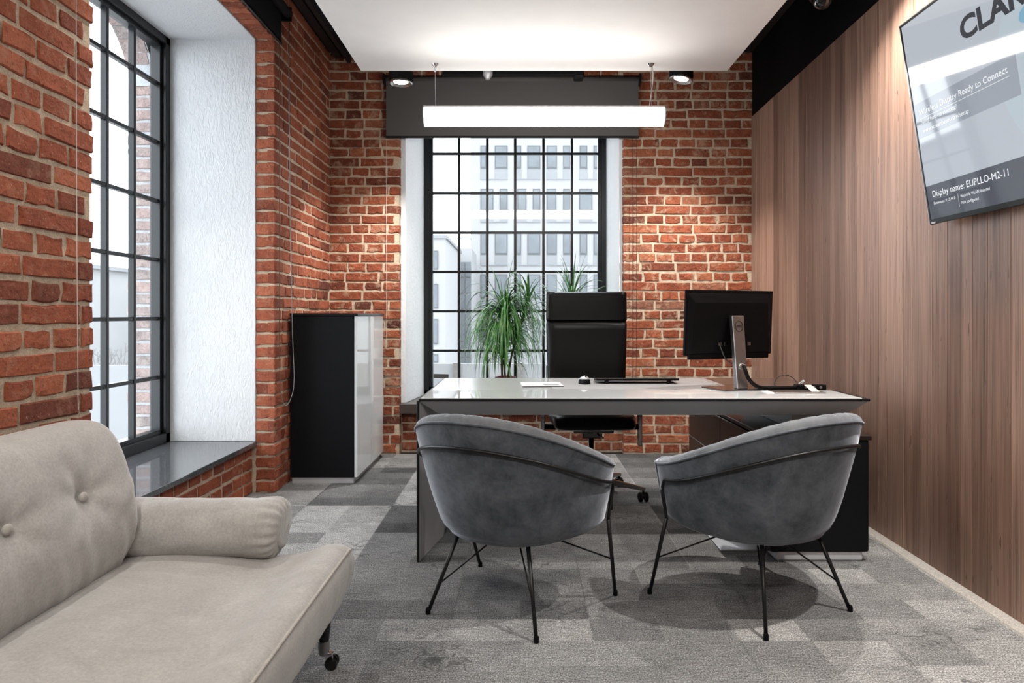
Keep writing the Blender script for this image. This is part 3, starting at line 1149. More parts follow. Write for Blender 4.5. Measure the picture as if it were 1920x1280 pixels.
def make_tub_chair(label, loc, rz):
    t = thing('tub_chair', label, 'chair', loc, rz, 'grey velvet tub chairs at the desk')
    NA = 97
    ZB = .283
    tts = [0, .02, .05, .1, .16, .24, .34, .45, .56, .68, .8, .9, .97, 1.0]

    def outer(i, j):
        a = -AMAX + 2 * AMAX * i / (NA - 1)
        zr = zrim(a)
        tt = tts[j]
        fold = .0025 * noise.noise(Vector((a * .05, tt * 3, 7.1)))
        ZB = zbase(a)
        return shell_pt(a, rout(tt, a) + fold, ZB + (zr - ZB) * tt)
    sh = MB().grid(outer, NA, len(tts))
    # inner lining of the shell body so that it has thickness
    def inner_body(i, j):
        a = -AMAX + 2 * AMAX * i / (NA - 1)
        zr = zrim(a)
        tt = tts[j]
        ZB = zbase(a)
        return shell_pt(a, max(.12, rout(tt, a) - .022), ZB + .012 + (zr - ZB - .012) * tt)
    sh.grid(inner_body, NA, len(tts))
    # close rim and both arm fronts
    for tt in (1.0,):
        sh.grid(lambda i, j: outer(i, len(tts) - 1) if j == 0 else inner_body(i, len(tts) - 1), NA, 2)
    for ie in (0, NA - 1):
        sh.grid(lambda i, j: outer(ie, j) if i == 0 else inner_body(ie, j), 2, len(tts))
    o = sh.build('shell', MT['velvet'], t, weld=True)
    auto_smooth(o, 50)
    # padded lining with stitched channels, rolling over the rim
    NP = 241
    prof = 12

    def lining(i, j):
        a = -AMAX + 2 * AMAX * i / (NP - 1)
        zr = zrim(a)
        ch = abs(math.sin(math.pi * (a + AMAX) / (2 * AMAX / 22.0)))
        puff = .0055 * (ch ** .35) - .003
        ends = min(1.0, (AMAX - abs(a)) / 7.0)
        k = j / (prof - 1)
        if k < .45:
            q = k / .45 * math.pi
            r = .359 + .030 * math.cos(q)
            z = zr + .002 + (.026 + puff * .6) * math.sin(q) * (.45 + .55 * ends)
            r += puff * .2 * math.cos(q)
        else:
            q = (k - .45) / .55
            r = .329 - .045 * q ** .8 - puff
            z = zr + (.43 - zr) * q
        return shell_pt(a, r, z)
    lm = MB().grid(lining, NP, prof)
    for ie in (0, NP - 1):
        ring = [lining(ie, j) for j in range(prof)]
        lm.add(ring, [tuple(range(prof))])
    o = lm.build('padded_lining', MT['velvet_light'], t)
    auto_smooth(o, 60)
    pp = [shell_pt(-AMAX + 2 * AMAX * i / 80, .389, zrim(-AMAX + 2 * AMAX * i / 80) + .001) for i in range(81)]
    lo_ = [shell_pt(AMAX, rout(tt, AMAX) + .0015, zbase(AMAX) + (zrim(AMAX) - zbase(AMAX)) * tt) for tt in (.9, .75, .5, .25, .1)]
    lo2 = [(-x, y, z) for (x, y, z) in lo_][::-1]
    MB().tube(lo2 + pp + lo_, .0042, 8).build('piping', MT['velvet'], t, smooth=True)
    o = MB().lathe([(.10, .279), (.215, .281), (.262, .30), (.28, .345), (.283, .40)], (0, .012, 0), 56).build('seat_base', MT['velvet'], t)
    auto_smooth(o, 60)
    o = MB().lathe([(.20, .395), (.272, .402), (.288, .422), (.284, .446), (.25, .462), (.12, .472), (.02, .474)], (0, .015, 0), 56).build('seat_cushion', MT['velvet_light'], t)
    auto_smooth(o, 60)
    # steel hoop hugging the shell and the front legs in one run
    hoop = []
    for i in range(73):
        a = -107 + 214 * i / 72
        zz = zrim(a) - (.088 - .026 * (abs(a) / 107) ** 3)
        tt = (zz - zbase(a)) / (zrim(a) - zbase(a))
        hoop.append(shell_pt(a, rout(tt, a) + .0085, zz))
    def front(sx):
        a = 112.0
        p1 = shell_pt(a, rout(.6, a) + .009, .450)
        p2 = shell_pt(a, rout(.35, a) + .010, .385)
        p3 = shell_pt(a, rout(.16, a) + .012, .338)
        return [(sx * p[0], p[1], p[2]) for p in (p1, p2, p3)] + [(sx * .320, .250, .004)]
    f1 = front(-1)
    f2 = front(1)
    leg_l = MB().tube([f1[2], f1[3]], [.0080, .0072], 12).build('leg', MT['black_metal'], t, smooth=True)
    leg_r = MB().tube([f2[2], f2[3]], [.0080, .0072], 12).build('leg', MT['black_metal'], t, smooth=True)
    path = [f1[2], f1[1], f1[0]] + hoop + [f2[0], f2[1], f2[2]]
    MB().tube(catmull(path, 180), .0064, 10).build('hoop_frame', MT['black_metal'], t, smooth=True)
    legs = [(leg_l, f1[2], f1[3]), (leg_r, f2[2], f2[3])]
    for sx in (-1, 1):
        top_ = (sx * .150, -.165, .292)
        ft = (sx * .230, -.252, .004)
        lg = MB().tube([top_, ft], [.0080, .0072], 12).build('leg', MT['black_metal'], t, smooth=True)
        legs.append((lg, top_, ft))
    for lg, tp, ft in legs:
        tp, ft = Vector(tp), Vector(ft)
        MB().lathe([(.0095, 0), (.0095, .016), (.0078, .022)], (ft.x, ft.y, 0), 14).build('foot_cap', MT['plastic'], lg, smooth=False)
        m = ft + (tp - ft) * (.36 if ft.y < 0 else .48)
        MB().tube([m, (m.x * .12, m.y * .12, .286)], .0034, 8).build('brace', MT['black_metal'], t, smooth=True)
    # small black fabric label on the arm end
    MB().box((.299, .228, .345), (.314, .236, .378)).build('fabric_tag', MT['plastic'], t)
    return t


make_tub_chair('grey velvet tub chair standing beside the sloping side panel of the desk', (-.025, 2.666, 0), R(-29.3))
make_tub_chair('grey velvet tub chair standing in front of the dark credenza', (.919, 2.685, 0), R(29.7))


# ------------------------------------------------------------------ office chair
def make_office_chair(loc, rz):
    t = thing('office_chair', 'high-back black leather office chair behind the desk', 'chair', loc, rz)
    # backrest: a gently curved padded slab leaning back, headrest roll on top
    def slab(z0, z1, w0, w1, thick, yb, crease, n=26, m=20, seed=0):
        def fn(i, j):
            u = i / (n - 1) * 2 * math.pi
            k = j / (m - 1)
            z = z0 + (z1 - z0) * k
            hw = (w0 + (w1 - w0) * k) / 2
            e = min(1, min(k, 1 - k) / .06)
            e = math.sqrt(max(0, 1 - (1 - e) ** 2))
            c, s_ = math.cos(u), math.sin(u)
            x = hw * math.copysign(abs(c) ** .28, c) * (.975 + .025 * e)
            th = thick * (.25 + .75 * e)
            y = th / 2 * math.copysign(abs(s_) ** .55, s_)
            lean = yb + .10 * (z - .5) + .03 * math.cos((z - .5) * 3)
            wr_ = crease * noise.noise(Vector((x * 9, z * 3.0, seed))) + crease * .6 * noise.noise(Vector((x * 22, z * 5.0, seed + 4)))
            return (x, y + lean - .03 * (1 - (x / hw) ** 2) * 0 + wr_, z)
        return MB().grid(fn, n, m, wrap_u=True, caps=True)
    o = slab(.46, 1.0875, .50, .535, .060, .245, .012, seed=2).build('backrest', MT['leather'], t)
    auto_smooth(o, 60)
    o = slab(1.0765, 1.272, .535, .530, .064, .245, .002, 26, 18, 5).build('headrest', MT['leather'], t)
    auto_smooth(o, 60)
    # seat with a waterfall front
    def seat(i, j):
        u = i / 39 * 2 * math.pi
        k = j / 15
        e = min(1, min(k, 1 - k) / .12)
        e = math.sqrt(max(0, 1 - (1 - e) ** 2))
        y = -.262 + .50 * k
        c, s_ = math.cos(u), math.sin(u)
        x = (.235 + .03 * math.sin(math.pi * min(1, k * 1.4) * .5)) * math.copysign(abs(c) ** .35, c) * (.93 + .07 * e)
        th = .040 * (.3 + .7 * e)
        z = .492 + th * math.copysign(abs(s_) ** .6, s_) - .028 * max(0, 1 - k / .25) ** 2
        z += .004 * noise.noise(Vector((x * 7, y * 7, 3)))
        return (x, y, z)
    auto_smooth(MB().grid(seat, 40, 16, wrap_u=True, caps=True).build('seat', MT['leather'], t), 60)
    mb = MB().box((-.12, -.16, .415), (.12, .14, .452)).box((-.06, -.08, .37), (.06, .10, .42))
    mech = mb.build('mechanism', MT['gloss_black'], t, .008, 2)
    MB().tube([(-.30, 0.0, .430), (.30, 0.0, .430)], .018, 14).build('cross_bar', MT['plastic'], t, smooth=True)
    MB().tube([(.02, -.13, .42), (.03, -.20, .405), (.05, -.215, .40)], .006, 8).build('lever', MT['chrome'], mech)
    for sx in (-1, 1):
        x = sx * .298
        a = MB()
        a.box((x - .012, -.035, .315), (x + .012, .020, .655))
        arm = a.build('armrest_post', MT['dark_chrome'], t, .004, 2)
        MB().box((x - .030, -.16, .655), (x + .030, .12, .680)).build('arm_pad', MT['leather'], arm, .010, 3)
    MB().lathe([(.026, .12), (.026, .25), (.018, .255), (.018, .40)], (0, 0, 0), 20).build('gas_column', MT['dark_chrome'], t, smooth=True)
    hub = MB().lathe([(.040, .085), (.046, .10), (.044, .13), (.03, .145)], (0, 0, 0), 24).build('hub', MT['dark_chrome'], t, smooth=True)
    for k in range(5):
        a = R(-22 + 72 * k)
        c, s_ = math.cos(a), math.sin(a)
        r1 = .335
        def P(r, w, z):
            return (r * c - w * s_, r * s_ + w * c, z)
        lo = [P(.03, -.024, .092), P(.03, .024, .092), P(.03, .018, .135), P(.03, -.018, .135)]
        hi = [P(r1, -.013, .068), P(r1, .013, .068), P(r1, .010, .086), P(r1, -.010, .086)]
        MB().hull2(lo, hi).build('base_leg', MT['dark_chrome'], t, .003, 2)
        cs = MB().tube([P(r1 - .012, 0, .075), P(r1 - .012, 0, .045)], .007, 8).build('caster', MT['plastic'], t)
        for w in (-1, 1):
            ring = []
            ww = MB()
            ctr = Vector(P(r1 - .012, 0, .030))
            ax = Vector((-s_ * .55 + c * .83, c * .55 + s_ * .83, 0)).normalized()
            side = Vector((0, 0, 1)).cross(ax)
            o0 = ctr + ax * (w * .010)
            loops = []
            for (off, rr) in ((0, .027), (w * .004, .030), (w * .014, .029), (w * .019, .020)):
                loops.append([o0 + ax * off + (side * math.cos(q * math.pi / 10) + Vector((0, 0, 1)) * math.sin(q * math.pi / 10)) * rr for q in range(20)])
            ww.grid(lambda i, j: loops[j][i], 20, 4, wrap_u=True, caps=True)
            ww.build('wheel', MT['plastic'], cs)
    return t


make_office_chair((.432, 4.21, 0), 0)


# ------------------------------------------------------------------ sofa
def make_sofa():
    Y0, Y1 = .42, 2.245
    t = thing('sofa', 'greige suede sofa with buttoned back and bolster arm under the window', 'sofa', (-1.0, 1.3, 0))
    # seat cushion
    prof = catmull([(-1.26, .350), (-1.12, .372), (-.95, .362), (-.80, .350), (-.69, .362), (-.615, .388), (-.565, .385), (-.541, .355), (-.538, .31), (-.556, .24), (-.59, .178), (-.66, .148), (-.9, .14), (-1.2, .14), (-1.28, .16), (-1.29, .28)], 112, True)
    prof = [(p.x, p.y) for p in prof]
    cxp, czp = -.92, .262
    ST = 84
    ends = .085

    def seat(i, j):
        k = j / (ST - 1)
        # denser stations at both ends
        kk = .5 - .5 * math.cos(math.pi * k)
        y = Y0 + (Y1 - Y0) * kk
        e = min(1, min(y - Y0, Y1 - y) / ends)
        q = math.sqrt(max(0, 1 - (1 - e) ** 2))
        x, z = prof[i]
        sx = .965 + .035 * q
        sz = .56 + .44 * q
        X = cxp + (x - cxp) * sx
        Z = czp + (z - czp) * sz
        top_ = max(0, (Z - .3) / .08)
        Z += min(1, top_) * (.006 * noise.noise(Vector((X * 5, y * 4, 1.7))) + .0028 * noise.noise(Vector((X * 3, y * 21, 9.7))))
        # puckers below the seam
        if X > -.66 and Z < .37:
            X += .0030 * noise.noise(Vector((0, y * 40, Z * 4))) * min(1, max(0, (.37 - Z) / .04))
        return (X, y, Z)
    o = MB().grid(seat, 112, ST, wrap_u=True, caps=True).build('seat_cushion', MT['sofa'], smooth=True)
    W(o, t)
    seam = []
    for k in range(60):
        y = Y0 + .03 + (Y1 - .045 - Y0 - .03) * k / 59
        e = min(1, min(y - Y0, Y1 - y) / ends)
        q = math.sqrt(max(0, 1 - (1 - e) ** 2))
        X = cxp + (-.5475 - cxp) * (.965 + .035 * q)
        Z = czp + (.371 - czp) * (.56 + .44 * q)
        seam.append((X, y, Z))
    pip = MB().tube(seam, .0042, 8).build('piping', MT['sofa_piping'], o, smooth=True)
    # back cushion
    bp = catmull([(-1.240, .335), (-1.185, .42), (-1.170, .52), (-1.188, .62), (-1.222, .71), (-1.268, .775), (-1.325, .800), (-1.40, .795), (-1.465, .765), (-1.50, .70), (-1.515, .55), (-1.51, .38), (-1.48, .30), (-1.36, .28)], 128, True)
    bp = [(p.x, p.y) for p in bp]
    bcx, bcz = -1.34, .545
    buttons = [(1.892, .615), (1.612, .613), (1.332, .613), (1.052, .613), (.772, .613)]
    BY0, BY1 = .47, 2.135
    SB = 150

    def back(i, j):
        k = j / (SB - 1)
        y = BY0 + (BY1 - BY0) * k
        e = min(1, min(y - BY0, BY1 - y) / .085)
        q = math.sqrt(max(0, 1 - (1 - e) ** 2))
        x, z = bp[i]
        X = bcx + (x - bcx) * (.62 + .38 * q)
        Z = bcz + (z - bcz) * (.90 + .10 * q)
        if x > -1.34 and z > .34:
            fx = min(1, (x + 1.34) / .08)
            d = 0
            for (by, bz) in buttons:
                dy, dz = y - by, Z - bz
                rr = math.hypot(dy, dz)
                d -= .030 * math.exp(-(rr / .034) ** 1.2) + .020 * math.exp(-(rr / .11) ** 2)
                # radiating pull folds down and sideways
                an = math.atan2(dz, dy)
                d += .0028 * math.cos(an * 7 + by) * math.exp(-((rr - .09) / .06) ** 2)
            low = max(0, min(1, (.56 - Z) / .12))
            d += low * .0065 * noise.noise(Vector((0, y * 26 + Z * 11, 3.1)))
            side_ = max(0, 1 - (BY1 - y) / .20)
            d += side_ * .006 * noise.noise(Vector((0, y * 12 - Z * 26, 8.1))) * (1 if Z < .62 else .4)
            d += .0035 * noise.noise(Vector((X * 3, y * 6, Z * 6)))
            X += d * fx
        return (X, y, Z)
    bo = MB().grid(back, 128, SB, wrap_u=True, caps=True).build('back_cushion', MT['sofa'], smooth=True)
    W(bo, t)
    for (by, bz) in buttons:
        X = -1.212
        MB().lathe([(.003, .0075), (.009, .006), (.0135, .001), (.0135, -.004), (.008, -.010)], (X, by, bz), 20, 'x').build('button', MT['sofa_piping'], bo, smooth=True)
    tp = [(-1.352, BY0 + .12 + (BY1 - BY0 - .24) * k / 30, .8005) for k in range(31)]
    MB().tube(tp, .0022, 6).build('top_seam', MT['sofa_piping'], bo, smooth=True)
    # bolster arms with gathered ends
    for yc, sgn in ((2.205, 1), (.45, -1)):
        XA, XB = -1.36, -.765
        rr0 = .098
        NS, NU = 70, 150

        def bol(i, j):
            k = j / (NS - 1)
            a = 2 * math.pi * i / NU
            tail = .045
            x = XA + (XB - XA) * k
            d_end = (XB - x)
            if d_end < .10:
                q = 1 - d_end / .10
                r = rr0 * (1 + .03 * math.sin(q * math.pi)) * math.sqrt(max(0, 1 - (q * .93) ** 9))
                r *= 1 + .045 * q * q * math.cos(a * 21 + 2 * math.sin(a)) + .02 * q * math.cos(a * 13 + 1)
            else:
                r = rr0 * (1 + .012 * math.sin(k * 5))
                r += .0035 * noise.noise(Vector((x * 12, math.cos(a) * 2, math.sin(a) * 2)))
            flat = .90 if math.sin(a) < 0 else 1.0
            return (x + .010 * math.sin(a), yc + r * math.cos(a), .428 + r * math.sin(a) * flat)
        b_ = MB().grid(bol, NU, NS, wrap_u=True, caps=True).build('bolster_arm', MT['sofa'], smooth=True)
        W(b_, t)
        # flat gathered disc on the front end
        MB().lathe([(.050, -.02), (.056, -.002), (.04, .002), (.01, -.008)], (XB, yc, .426), 48, 'x').build('gathered_end', MT['sofa'], b_, smooth=True)
    # frame and legs
    wbox('base_frame', (-1.42, Y0 + .08, .105), (-.70, Y1 - .10, .16), MT['plastic'], t, .01, 2)
    for (x, y) in ((-.625, 2.165), (-.625, .50), (-1.36, 2.12), (-1.36, .50)):
        sx = 1
        lg = W(auto_smooth(MB().lathe([(.0155, .085), (.017, .095), (.0215, .14), (.026, .185)], (x, y, 0), 20).build('leg', MT['gloss_black'])), t)
        auto_smooth(MB().lathe([(.010, .040), (.0165, .046), (.018, .07), (.0185, .088)], (x, y, 0), 20).build('caster_cup', MT['steel'], lg))
        MB().box((x + .004, y - .010, .020), (x + .030, y + .010, .052)).build('caster_fork', MT['chrome'], lg, .004, 2)
        w = MB()
        for dy in (-.013, .013):
            w.lathe([(.014, -.006), (.0195, -.004), (.0195, .004), (.014, .006)], (x + .026, y + dy, .0200), 20, 'y')
        w.build('caster_wheel', MT['gloss_black'], lg)
    return t


make_sofa()


# ------------------------------------------------------------------ television
def make_tv():
    B = Vector((1.745, 2.9083, 1.504))
    vv = Vector((-.15446, 0, .988))
    uu = Vector((0, -1, 0))
    nn = uu.cross(vv)
    t = thing('television', 'large wall television tilted forward showing a wireless display screen', 'television')
    t.matrix_basis = Matrix((uu, vv, nn)).transposed().to_4x4()
    t.matrix_basis.translation = B
    Wd, Hd = 1.517, .853
    MB().box((0, 0, -.028), (Wd, Hd, -.001)).build('casing', MT['black_metal'], t, .003, 2)
    MB().box((.16, .16, -.046), (Wd - .16, Hd - .22, -.027)).build('rear_housing', MT['plastic'], t, .012, 2)
    fr = MB()
    b = .009
    fr.box((0, 0, -.004), (b, Hd, .003)).box((Wd - b, 0, -.004), (Wd, Hd, .003)).box((0, Hd - b, -.004), (Wd, Hd, .003)).box((0, 0, -.004), (Wd, .020, .003))
    fr.build('bezel', MT['gloss_black'], t, .001, 1)
    ed = MB()
    ed.box((-.0035, -.002, -.026), (.0005, Hd + .003, .002)).box((0, Hd, -.026), (Wd, Hd + .0035, .002)).box((Wd, 0, -.026), (Wd + .0035, Hd + .0035, .002))
    ed.build('metal_edge', MT['steel'], t)
    MB().box((.012, .002, .003), (.040, .009, .0036)).build('maker_badge', MT['silver'], t)

    def quad(name, u0, v0, u1, v1, w, mat, parent):
        return MB().add([(u0, v0, w), (u1, v0, w), (u1, v1, w), (u0, v1, w)], [(0, 1, 2, 3)]).build(name, mat, parent, fix=False)
    sc = quad('screen', b, .020, Wd - b, Hd - b, 0, MT['scr'], t)
    N = 64
    ds = [(.87 + .355 * math.cos(2 * math.pi * k / N), .450 + .355 * math.sin(2 * math.pi * k / N), .0003) for k in range(N)]
    MB().add(ds, [tuple(range(N))]).build('pale_blue_disc', MT['scr_blue'], sc, fix=False)
    mp = []
    for k in range(40):
        a = 2 * math.pi * k / 40
        r = .085 + .035 * noise.noise(Vector((math.cos(a) * 2, math.sin(a) * 2, 2.2)))
        mp.append((.765 + r * 1.3 * math.cos(a), .60 + r * .8 * math.sin(a), .0005))
    MB().add(mp, [tuple(range(40))]).build('map_shape', MT['scr_map'], sc, fix=False)
    quad('caption_band', b, .364, .606, .509, .0006, MT['scr_band'], sc)
    quad('footer_band', b, .020, Wd - b, .161, .0006, MT['scr_dark'], sc)
    quad('caption_rule', .040, .4405, .566, .4420, .0010, MT['scr_text'], sc)
    quad('footer_rule', .2040, .045, .2052, .097, .0010, MT['scr_text'], sc)
    for nm, body, u, v, size, width, m in (
            ('title_lettering', 'CLAR', .360, .645, .1085, .335, 'scr_ink'),
            ('caption_lettering', 'Wireless Display Ready to Connect', .042, .4555, .034, .519, 'scr_text'),
            ('caption_lettering', 'Need help connecting?', .045, .4185, .0235, .233, 'scr_text'),
            ('caption_lettering', 'www.screenbeam.com/setup', .049, .3815, .0235, .290, 'scr_text'),
            ('footer_lettering', 'Display name: EUPLLO-M2-11', .047, .1105, .037, .445, 'scr_text'),
            ('footer_lettering', 'Firmware : 9.15.44.0', .046, .0785, .017, .141, 'scr_text'),
            ('footer_lettering', 'Network: WLAN detected', .220, .0790, .017, .167, 'scr_text'),
            ('footer_lettering', 'Not configured', .220, .0530, .017, .100, 'scr_text')):
        text_mesh(nm, body, size, MT[m], Matrix.Translation((u, v, .0012)), sc, width=width, bold=(.004 if nm == 'title_lettering' else 0))
    # wall bracket behind
    MB().box((.55, .25, -.085), (.95, .60, -.055)).build('wall_bracket', MT['black_metal'], t, .004, 1)
    return t


make_tv()


# ------------------------------------------------------------------ things on the desk
def make_monitor():
    t = thing('computer_monitor', 'black computer monitor seen from behind on the desk by the walnut wall', 'monitor', (1.068, 3.50, DZ), R(21.6))
    # local frame: screen faces +Y, x across
    M = Matrix.Translation((0, 0, .336)) @ Matrix.Rotation(R(3), 4, 'X')
    mb = MB().box((-.272, -.004, -.165), (.272, .010, .165), M)
    mb.build('panel', MT['plastic'], t, .003, 2)
    b = [(-.265, -.004, -.160), (.265, -.004, -.160), (.265, -.004, .150), (-.265, -.004, .150)]
    c = [(-.245, -.022, -.150), (.245, -.022, -.150), (.225, -.020, .10), (-.225, -.020, .10)]
    MB().hull2([M @ Vector(p) for p in b], [M @ Vector(p) for p in c]).build('rear_casing', MT['plastic'], t, .004, 2)
    MB().box((-.265, .0098, -.150), (.265, .0106, .158), M).build('screen', MT['gloss_black'], t)
    MB().box((-.25, -.012, -.185), (.25, .004, -.155), M).build('lower_edge', MT['plastic'], t, .003, 2)
    for x in (-.09, -.055, .09):
        MB().box((x, -.036, -.115), (x + .022, -.028, -.098), M).build('port', MT['dark_chrome'], t, .001, 1)
    col = MB().hull2([(-.032, -.105, .006), (.032, -.105, .006), (.032, -.075, .006), (-.032, -.075, .006)],
                     [(-.036, -.068, .372), (.036, -.068, .372), (.036, -.040, .372), (-.036, -.040, .372)]).build('stand_column', MT['steel'], t, .004, 2)
    MB().box((-.03, -.05, .28), (.03, -.02, .36)).build('tilt_joint', MT['plastic'], t, .004, 2)
    MB().box((-.125, -.125, 0), (.125, .065, .007)).build('stand_base', MT['dark_chrome'], t, .002, 2)
    # logo: ring with lettering on the column back
    th = math.atan2(.037, .366)
    L = Matrix.Translation((0, -.0757, .318)) @ Matrix.Rotation(R(90) - th, 4, 'X')
    rg = [L @ Vector((.023 * math.cos(2 * math.pi * k / 40), .023 * 1.15 * math.sin(2 * math.pi * k / 40), 0)) for k in range(40)]
    MB().tube(rg, .0011, 6, closed=True).build('logo_ring', MT['plastic'], col)
    text_mesh('logo_lettering', 'DELL', .0135, MT['plastic'], L @ Matrix.Translation((-.017, -.005, .0012)), col, width=.034, bold=.0003)
    # cable hole
    hl = MB().lathe([(.013, 0), (.016, -.003), (.016, .006)], (0, -.0995, .118), 24, 'y').build('cable_hole', MT['chrome'], col)
    cb = catmull([(-.09, -.035, .225), (-.088, -.05, .20), (-.075, -.06, .16), (-.04, -.06, .135), (0, -.07, .125)], 24)
    MB().tube(cb, .003, 8).build('cable', MT['cord'], t, smooth=True)
    return t


make_monitor()

cs = thing('cable_bundle', 'thick black sleeved cable bundle running from the monitor stand to the socket strip', 'cable', (1.25, 3.40, DZ))
W(MB().tube(catmull([(1.103, 3.385, .866), (1.108, 3.372, .845), (1.125, 3.375, .805), (1.155, 3.385, .775), (1.20, 3.40, .756), (1.27, 3.42, .753), (1.36, 3.44, .753), (1.43, 3.45, .756)], 60), .0095, 12).build('sleeve', MT['plastic'], smooth=True), cs)
W(MB().tube(catmull([(1.20, 3.56, .747), (1.28, 3.56, .748), (1.36, 3.53, .748), (1.42, 3.47, .75), (1.46, 3.46, .752)], 40), .0026, 8).build('cable', MT['cord'], smooth=True), cs)
W(MB().tube(catmull([(1.325, 3.50, .747), (1.300, 3.50, .76), (1.312, 3.50, .795), (1.352, 3.50, .812), (1.395, 3.50, .795), (1.415, 3.49, .765), (1.418, 3.47, .75)], 48), .0022, 8).build('cable', MT['cord'], smooth=True), cs)
tg = W(MB().box((-.017, -.0008, -.0055), (.017, .0008, .0055), Matrix.Translation((1.432, 3.485, .775)) @ Matrix.Rotation(R(-38), 4, 'Y')).build('tag', MT['tag_white']), cs)
MB().box((-.010, -.0014, -.0012), (.010, -.0008, .0012), Matrix.Translation((1.432, 3.485, .775)) @ Matrix.Rotation(R(-38), 4, 'Y')).build('tag_print', MT['ink'], tg)
pw = thing('socket_strip', 'flat black socket strip lying on the desk corner by the walnut wall', 'socket strip', (1.48, 3.46, DZ))
wbox('body', (1.385, 3.43, DZ), (1.535, 3.475, DZ + .024), MT['plastic'], pw, .003, 2)
for x in (1.43, 1.47, 1.505):
    W(MB().lathe([(.007, 0), (.007, -.004)], (x, 3.43, DZ + .012), 12, 'y').build('plug', MT['steel']), pw)
nb = thing('notebook', 'slim grey notebook on the glass edge below the socket strip', 'notebook', (1.36, 3.28, DZ))
W(MB().box((1.215, 3.26, DZ), (1.46, 3.40, DZ + .004)).build('cover', MT['steel'], None, .001, 1), nb)
W(MB().box((1.18, 3.27, DZ), (1.213, 3.36, DZ + .003)).build('page_edge', MT['paper'], None), nb)
sn = thing('sticky_note', 'small cream paper note hanging over the notebook end', 'note', (1.46, 3.30, DZ))
W(MB().add([(1.418, 3.42, DZ + .026), (1.452, 3.42, DZ + .026), (1.445, 3.30, DZ + .0045), (1.405, 3.30, DZ + .0045), (1.418, 3.42, DZ + .0253), (1.452, 3.42, DZ + .0253), (1.445, 3.30, DZ + .0038), (1.405, 3.30, DZ + .0038)],
           [(0, 1, 2, 3), (7, 6, 5, 4), (0, 4, 5, 1), (1, 5, 6, 2), (2, 6, 7, 3), (3, 7, 4, 0)]).build('sheet', plain('cream_paper', (.70, .66, .55), .6, mottle=.03)), sn)

kb = thing('keyboard', 'thin black wedge keyboard lying on the desk before the office chair', 'keyboard', (.635, 3.75, DZ))
Mk = Matrix.Translation((.635, 3.71, DZ + .0062)) @ Matrix.Rotation(R(-6), 4, 'X')
W(MB().box((-.225, 0, .012), (.225, .15, .026), Mk).build('body', MT['plastic'], None, .004, 2), kb)
W(MB().box((-.222, -.0012, .0235), (.222, .001, .0265), Mk).build('metal_edge', MT['steel']), kb)
kt = MB()
for r_ in range(5):
    for c_ in range(15):
        kt.box((-.213 + c_ * .0286, .018 + r_ * .0250, .026), (-.213 + c_ * .0286 + .024, .018 + r_ * .0250 + .021, .0285), Mk)
kk_ = W(kt.build('keys', MT['gloss_black']), kb)
kk_['kind'] = 'stuff'
for x in (-.18, .16):
    W(MB().box((x, .004, -.0045), (x + .022, .014, .013), Mk).build('foot', MT['plastic'], None, .001, 1), kb)

ms = thing('computer_mouse', 'grey and black computer mouse on the desk before the office chair', 'mouse', (.346, 3.73, DZ))
def mouse(i, j):
    a = 2 * math.pi * i / 32
    k = j / 11 * math.pi / 2
    rx_, ry_ = .033, .054
    c, s_ = math.cos(a), math.sin(a)
    return (.346 + rx_ * c * math.cos(k) ** .6, 3.73 + ry_ * s_ * math.cos(k) ** .6, DZ + .001 + .037 * math.sin(k) * (1 - .15 * s_))
W(MB().grid(mouse, 32, 12, wrap_u=True, caps=True).build('shell', MT['plastic'], smooth=True), ms)
def mouse2(i, j):
    p = Vector(mouse(i, 4 + j * 7 / 5))
    return (p.x + (p.x - .346) * .012, p.y + (p.y - 3.73) * .012, p.z + .0008)
def mouse2(i, j):
    a = 2 * math.pi * i / 32
    k = (.42 + .58 * j / 8) * math.pi / 2
    rx_, ry_ = .0338, .0548
    c, s_ = math.cos(a), math.sin(a)
    return (.346 + rx_ * c * math.cos(k) ** .6, 3.73 + ry_ * s_ * math.cos(k) ** .6, DZ + .0018 + .037 * math.sin(k) * (1 - .15 * s_))
W(MB().grid(mouse2, 32, 9, wrap_u=True, caps=True).build('upper_cover', MT['silver'], smooth=True), ms)
W(MB().lathe([(.006, -.004), (.008, 0), (.006, .004)], (.350, 3.700, DZ + .036), 14, 'x').build('scroll_wheel', MT['gloss_black']), ms)
W(MB().box((.3445, 3.705, DZ + .0375), (.347, 3.75, DZ + .0392)).build('button_gap', MT['gloss_black']), ms)

mg = thing('magazine', 'white magazine with a dark picture lying on the desk', 'magazine', (.115, 3.62, DZ))
Mm = Matrix.Translation((.118, 3.56, DZ)) @ Matrix.Rotation(R(3), 4, 'Z')
W(MB().box((-.11, -.005, 0), (.105, .20, .0055), Mm).build('pages', MT['paper'], None, .0006, 1), mg)
W(MB().box((-.111, -.0065, .0005), (.106, -.005, .0045), Mm).build('spine', MT['ink']), mg)
W(MB().add([Mm @ Vector(p) for p in ((.01, .03, .0057), (.09, .035, .0057), (.085, .09, .0057), (.04, .12, .0057), (.0, .08, .0057))], [(0, 1, 2, 3, 4)]).build('cover_picture', plain('print_grey', (.28, .28, .29), .5, mottle=.7, scale=60), fix=False), mg)
for k in range(3):
    W(MB().box((-.09, .05 + k * .03, .0055), (-.03 - .01 * k, .056 + k * .03, .0058), Mm).build('cover_line', MT['ink']), mg)
dm = thing('desk_mat', 'thin grey desk mat with rounded corner in front of the keyboard', 'desk mat', (.62, 3.70, DZ))
pm = []
for (x, y, a0) in ((1.02, 3.99, 0), (.19, 3.99, 90), (.19, 3.50, 180), (1.02, 3.50, 270)):
    for k in range(7):
        a = R(a0 + 15 * k)
        pm.append((x + .03 * math.cos(a), y + .03 * math.sin(a)))
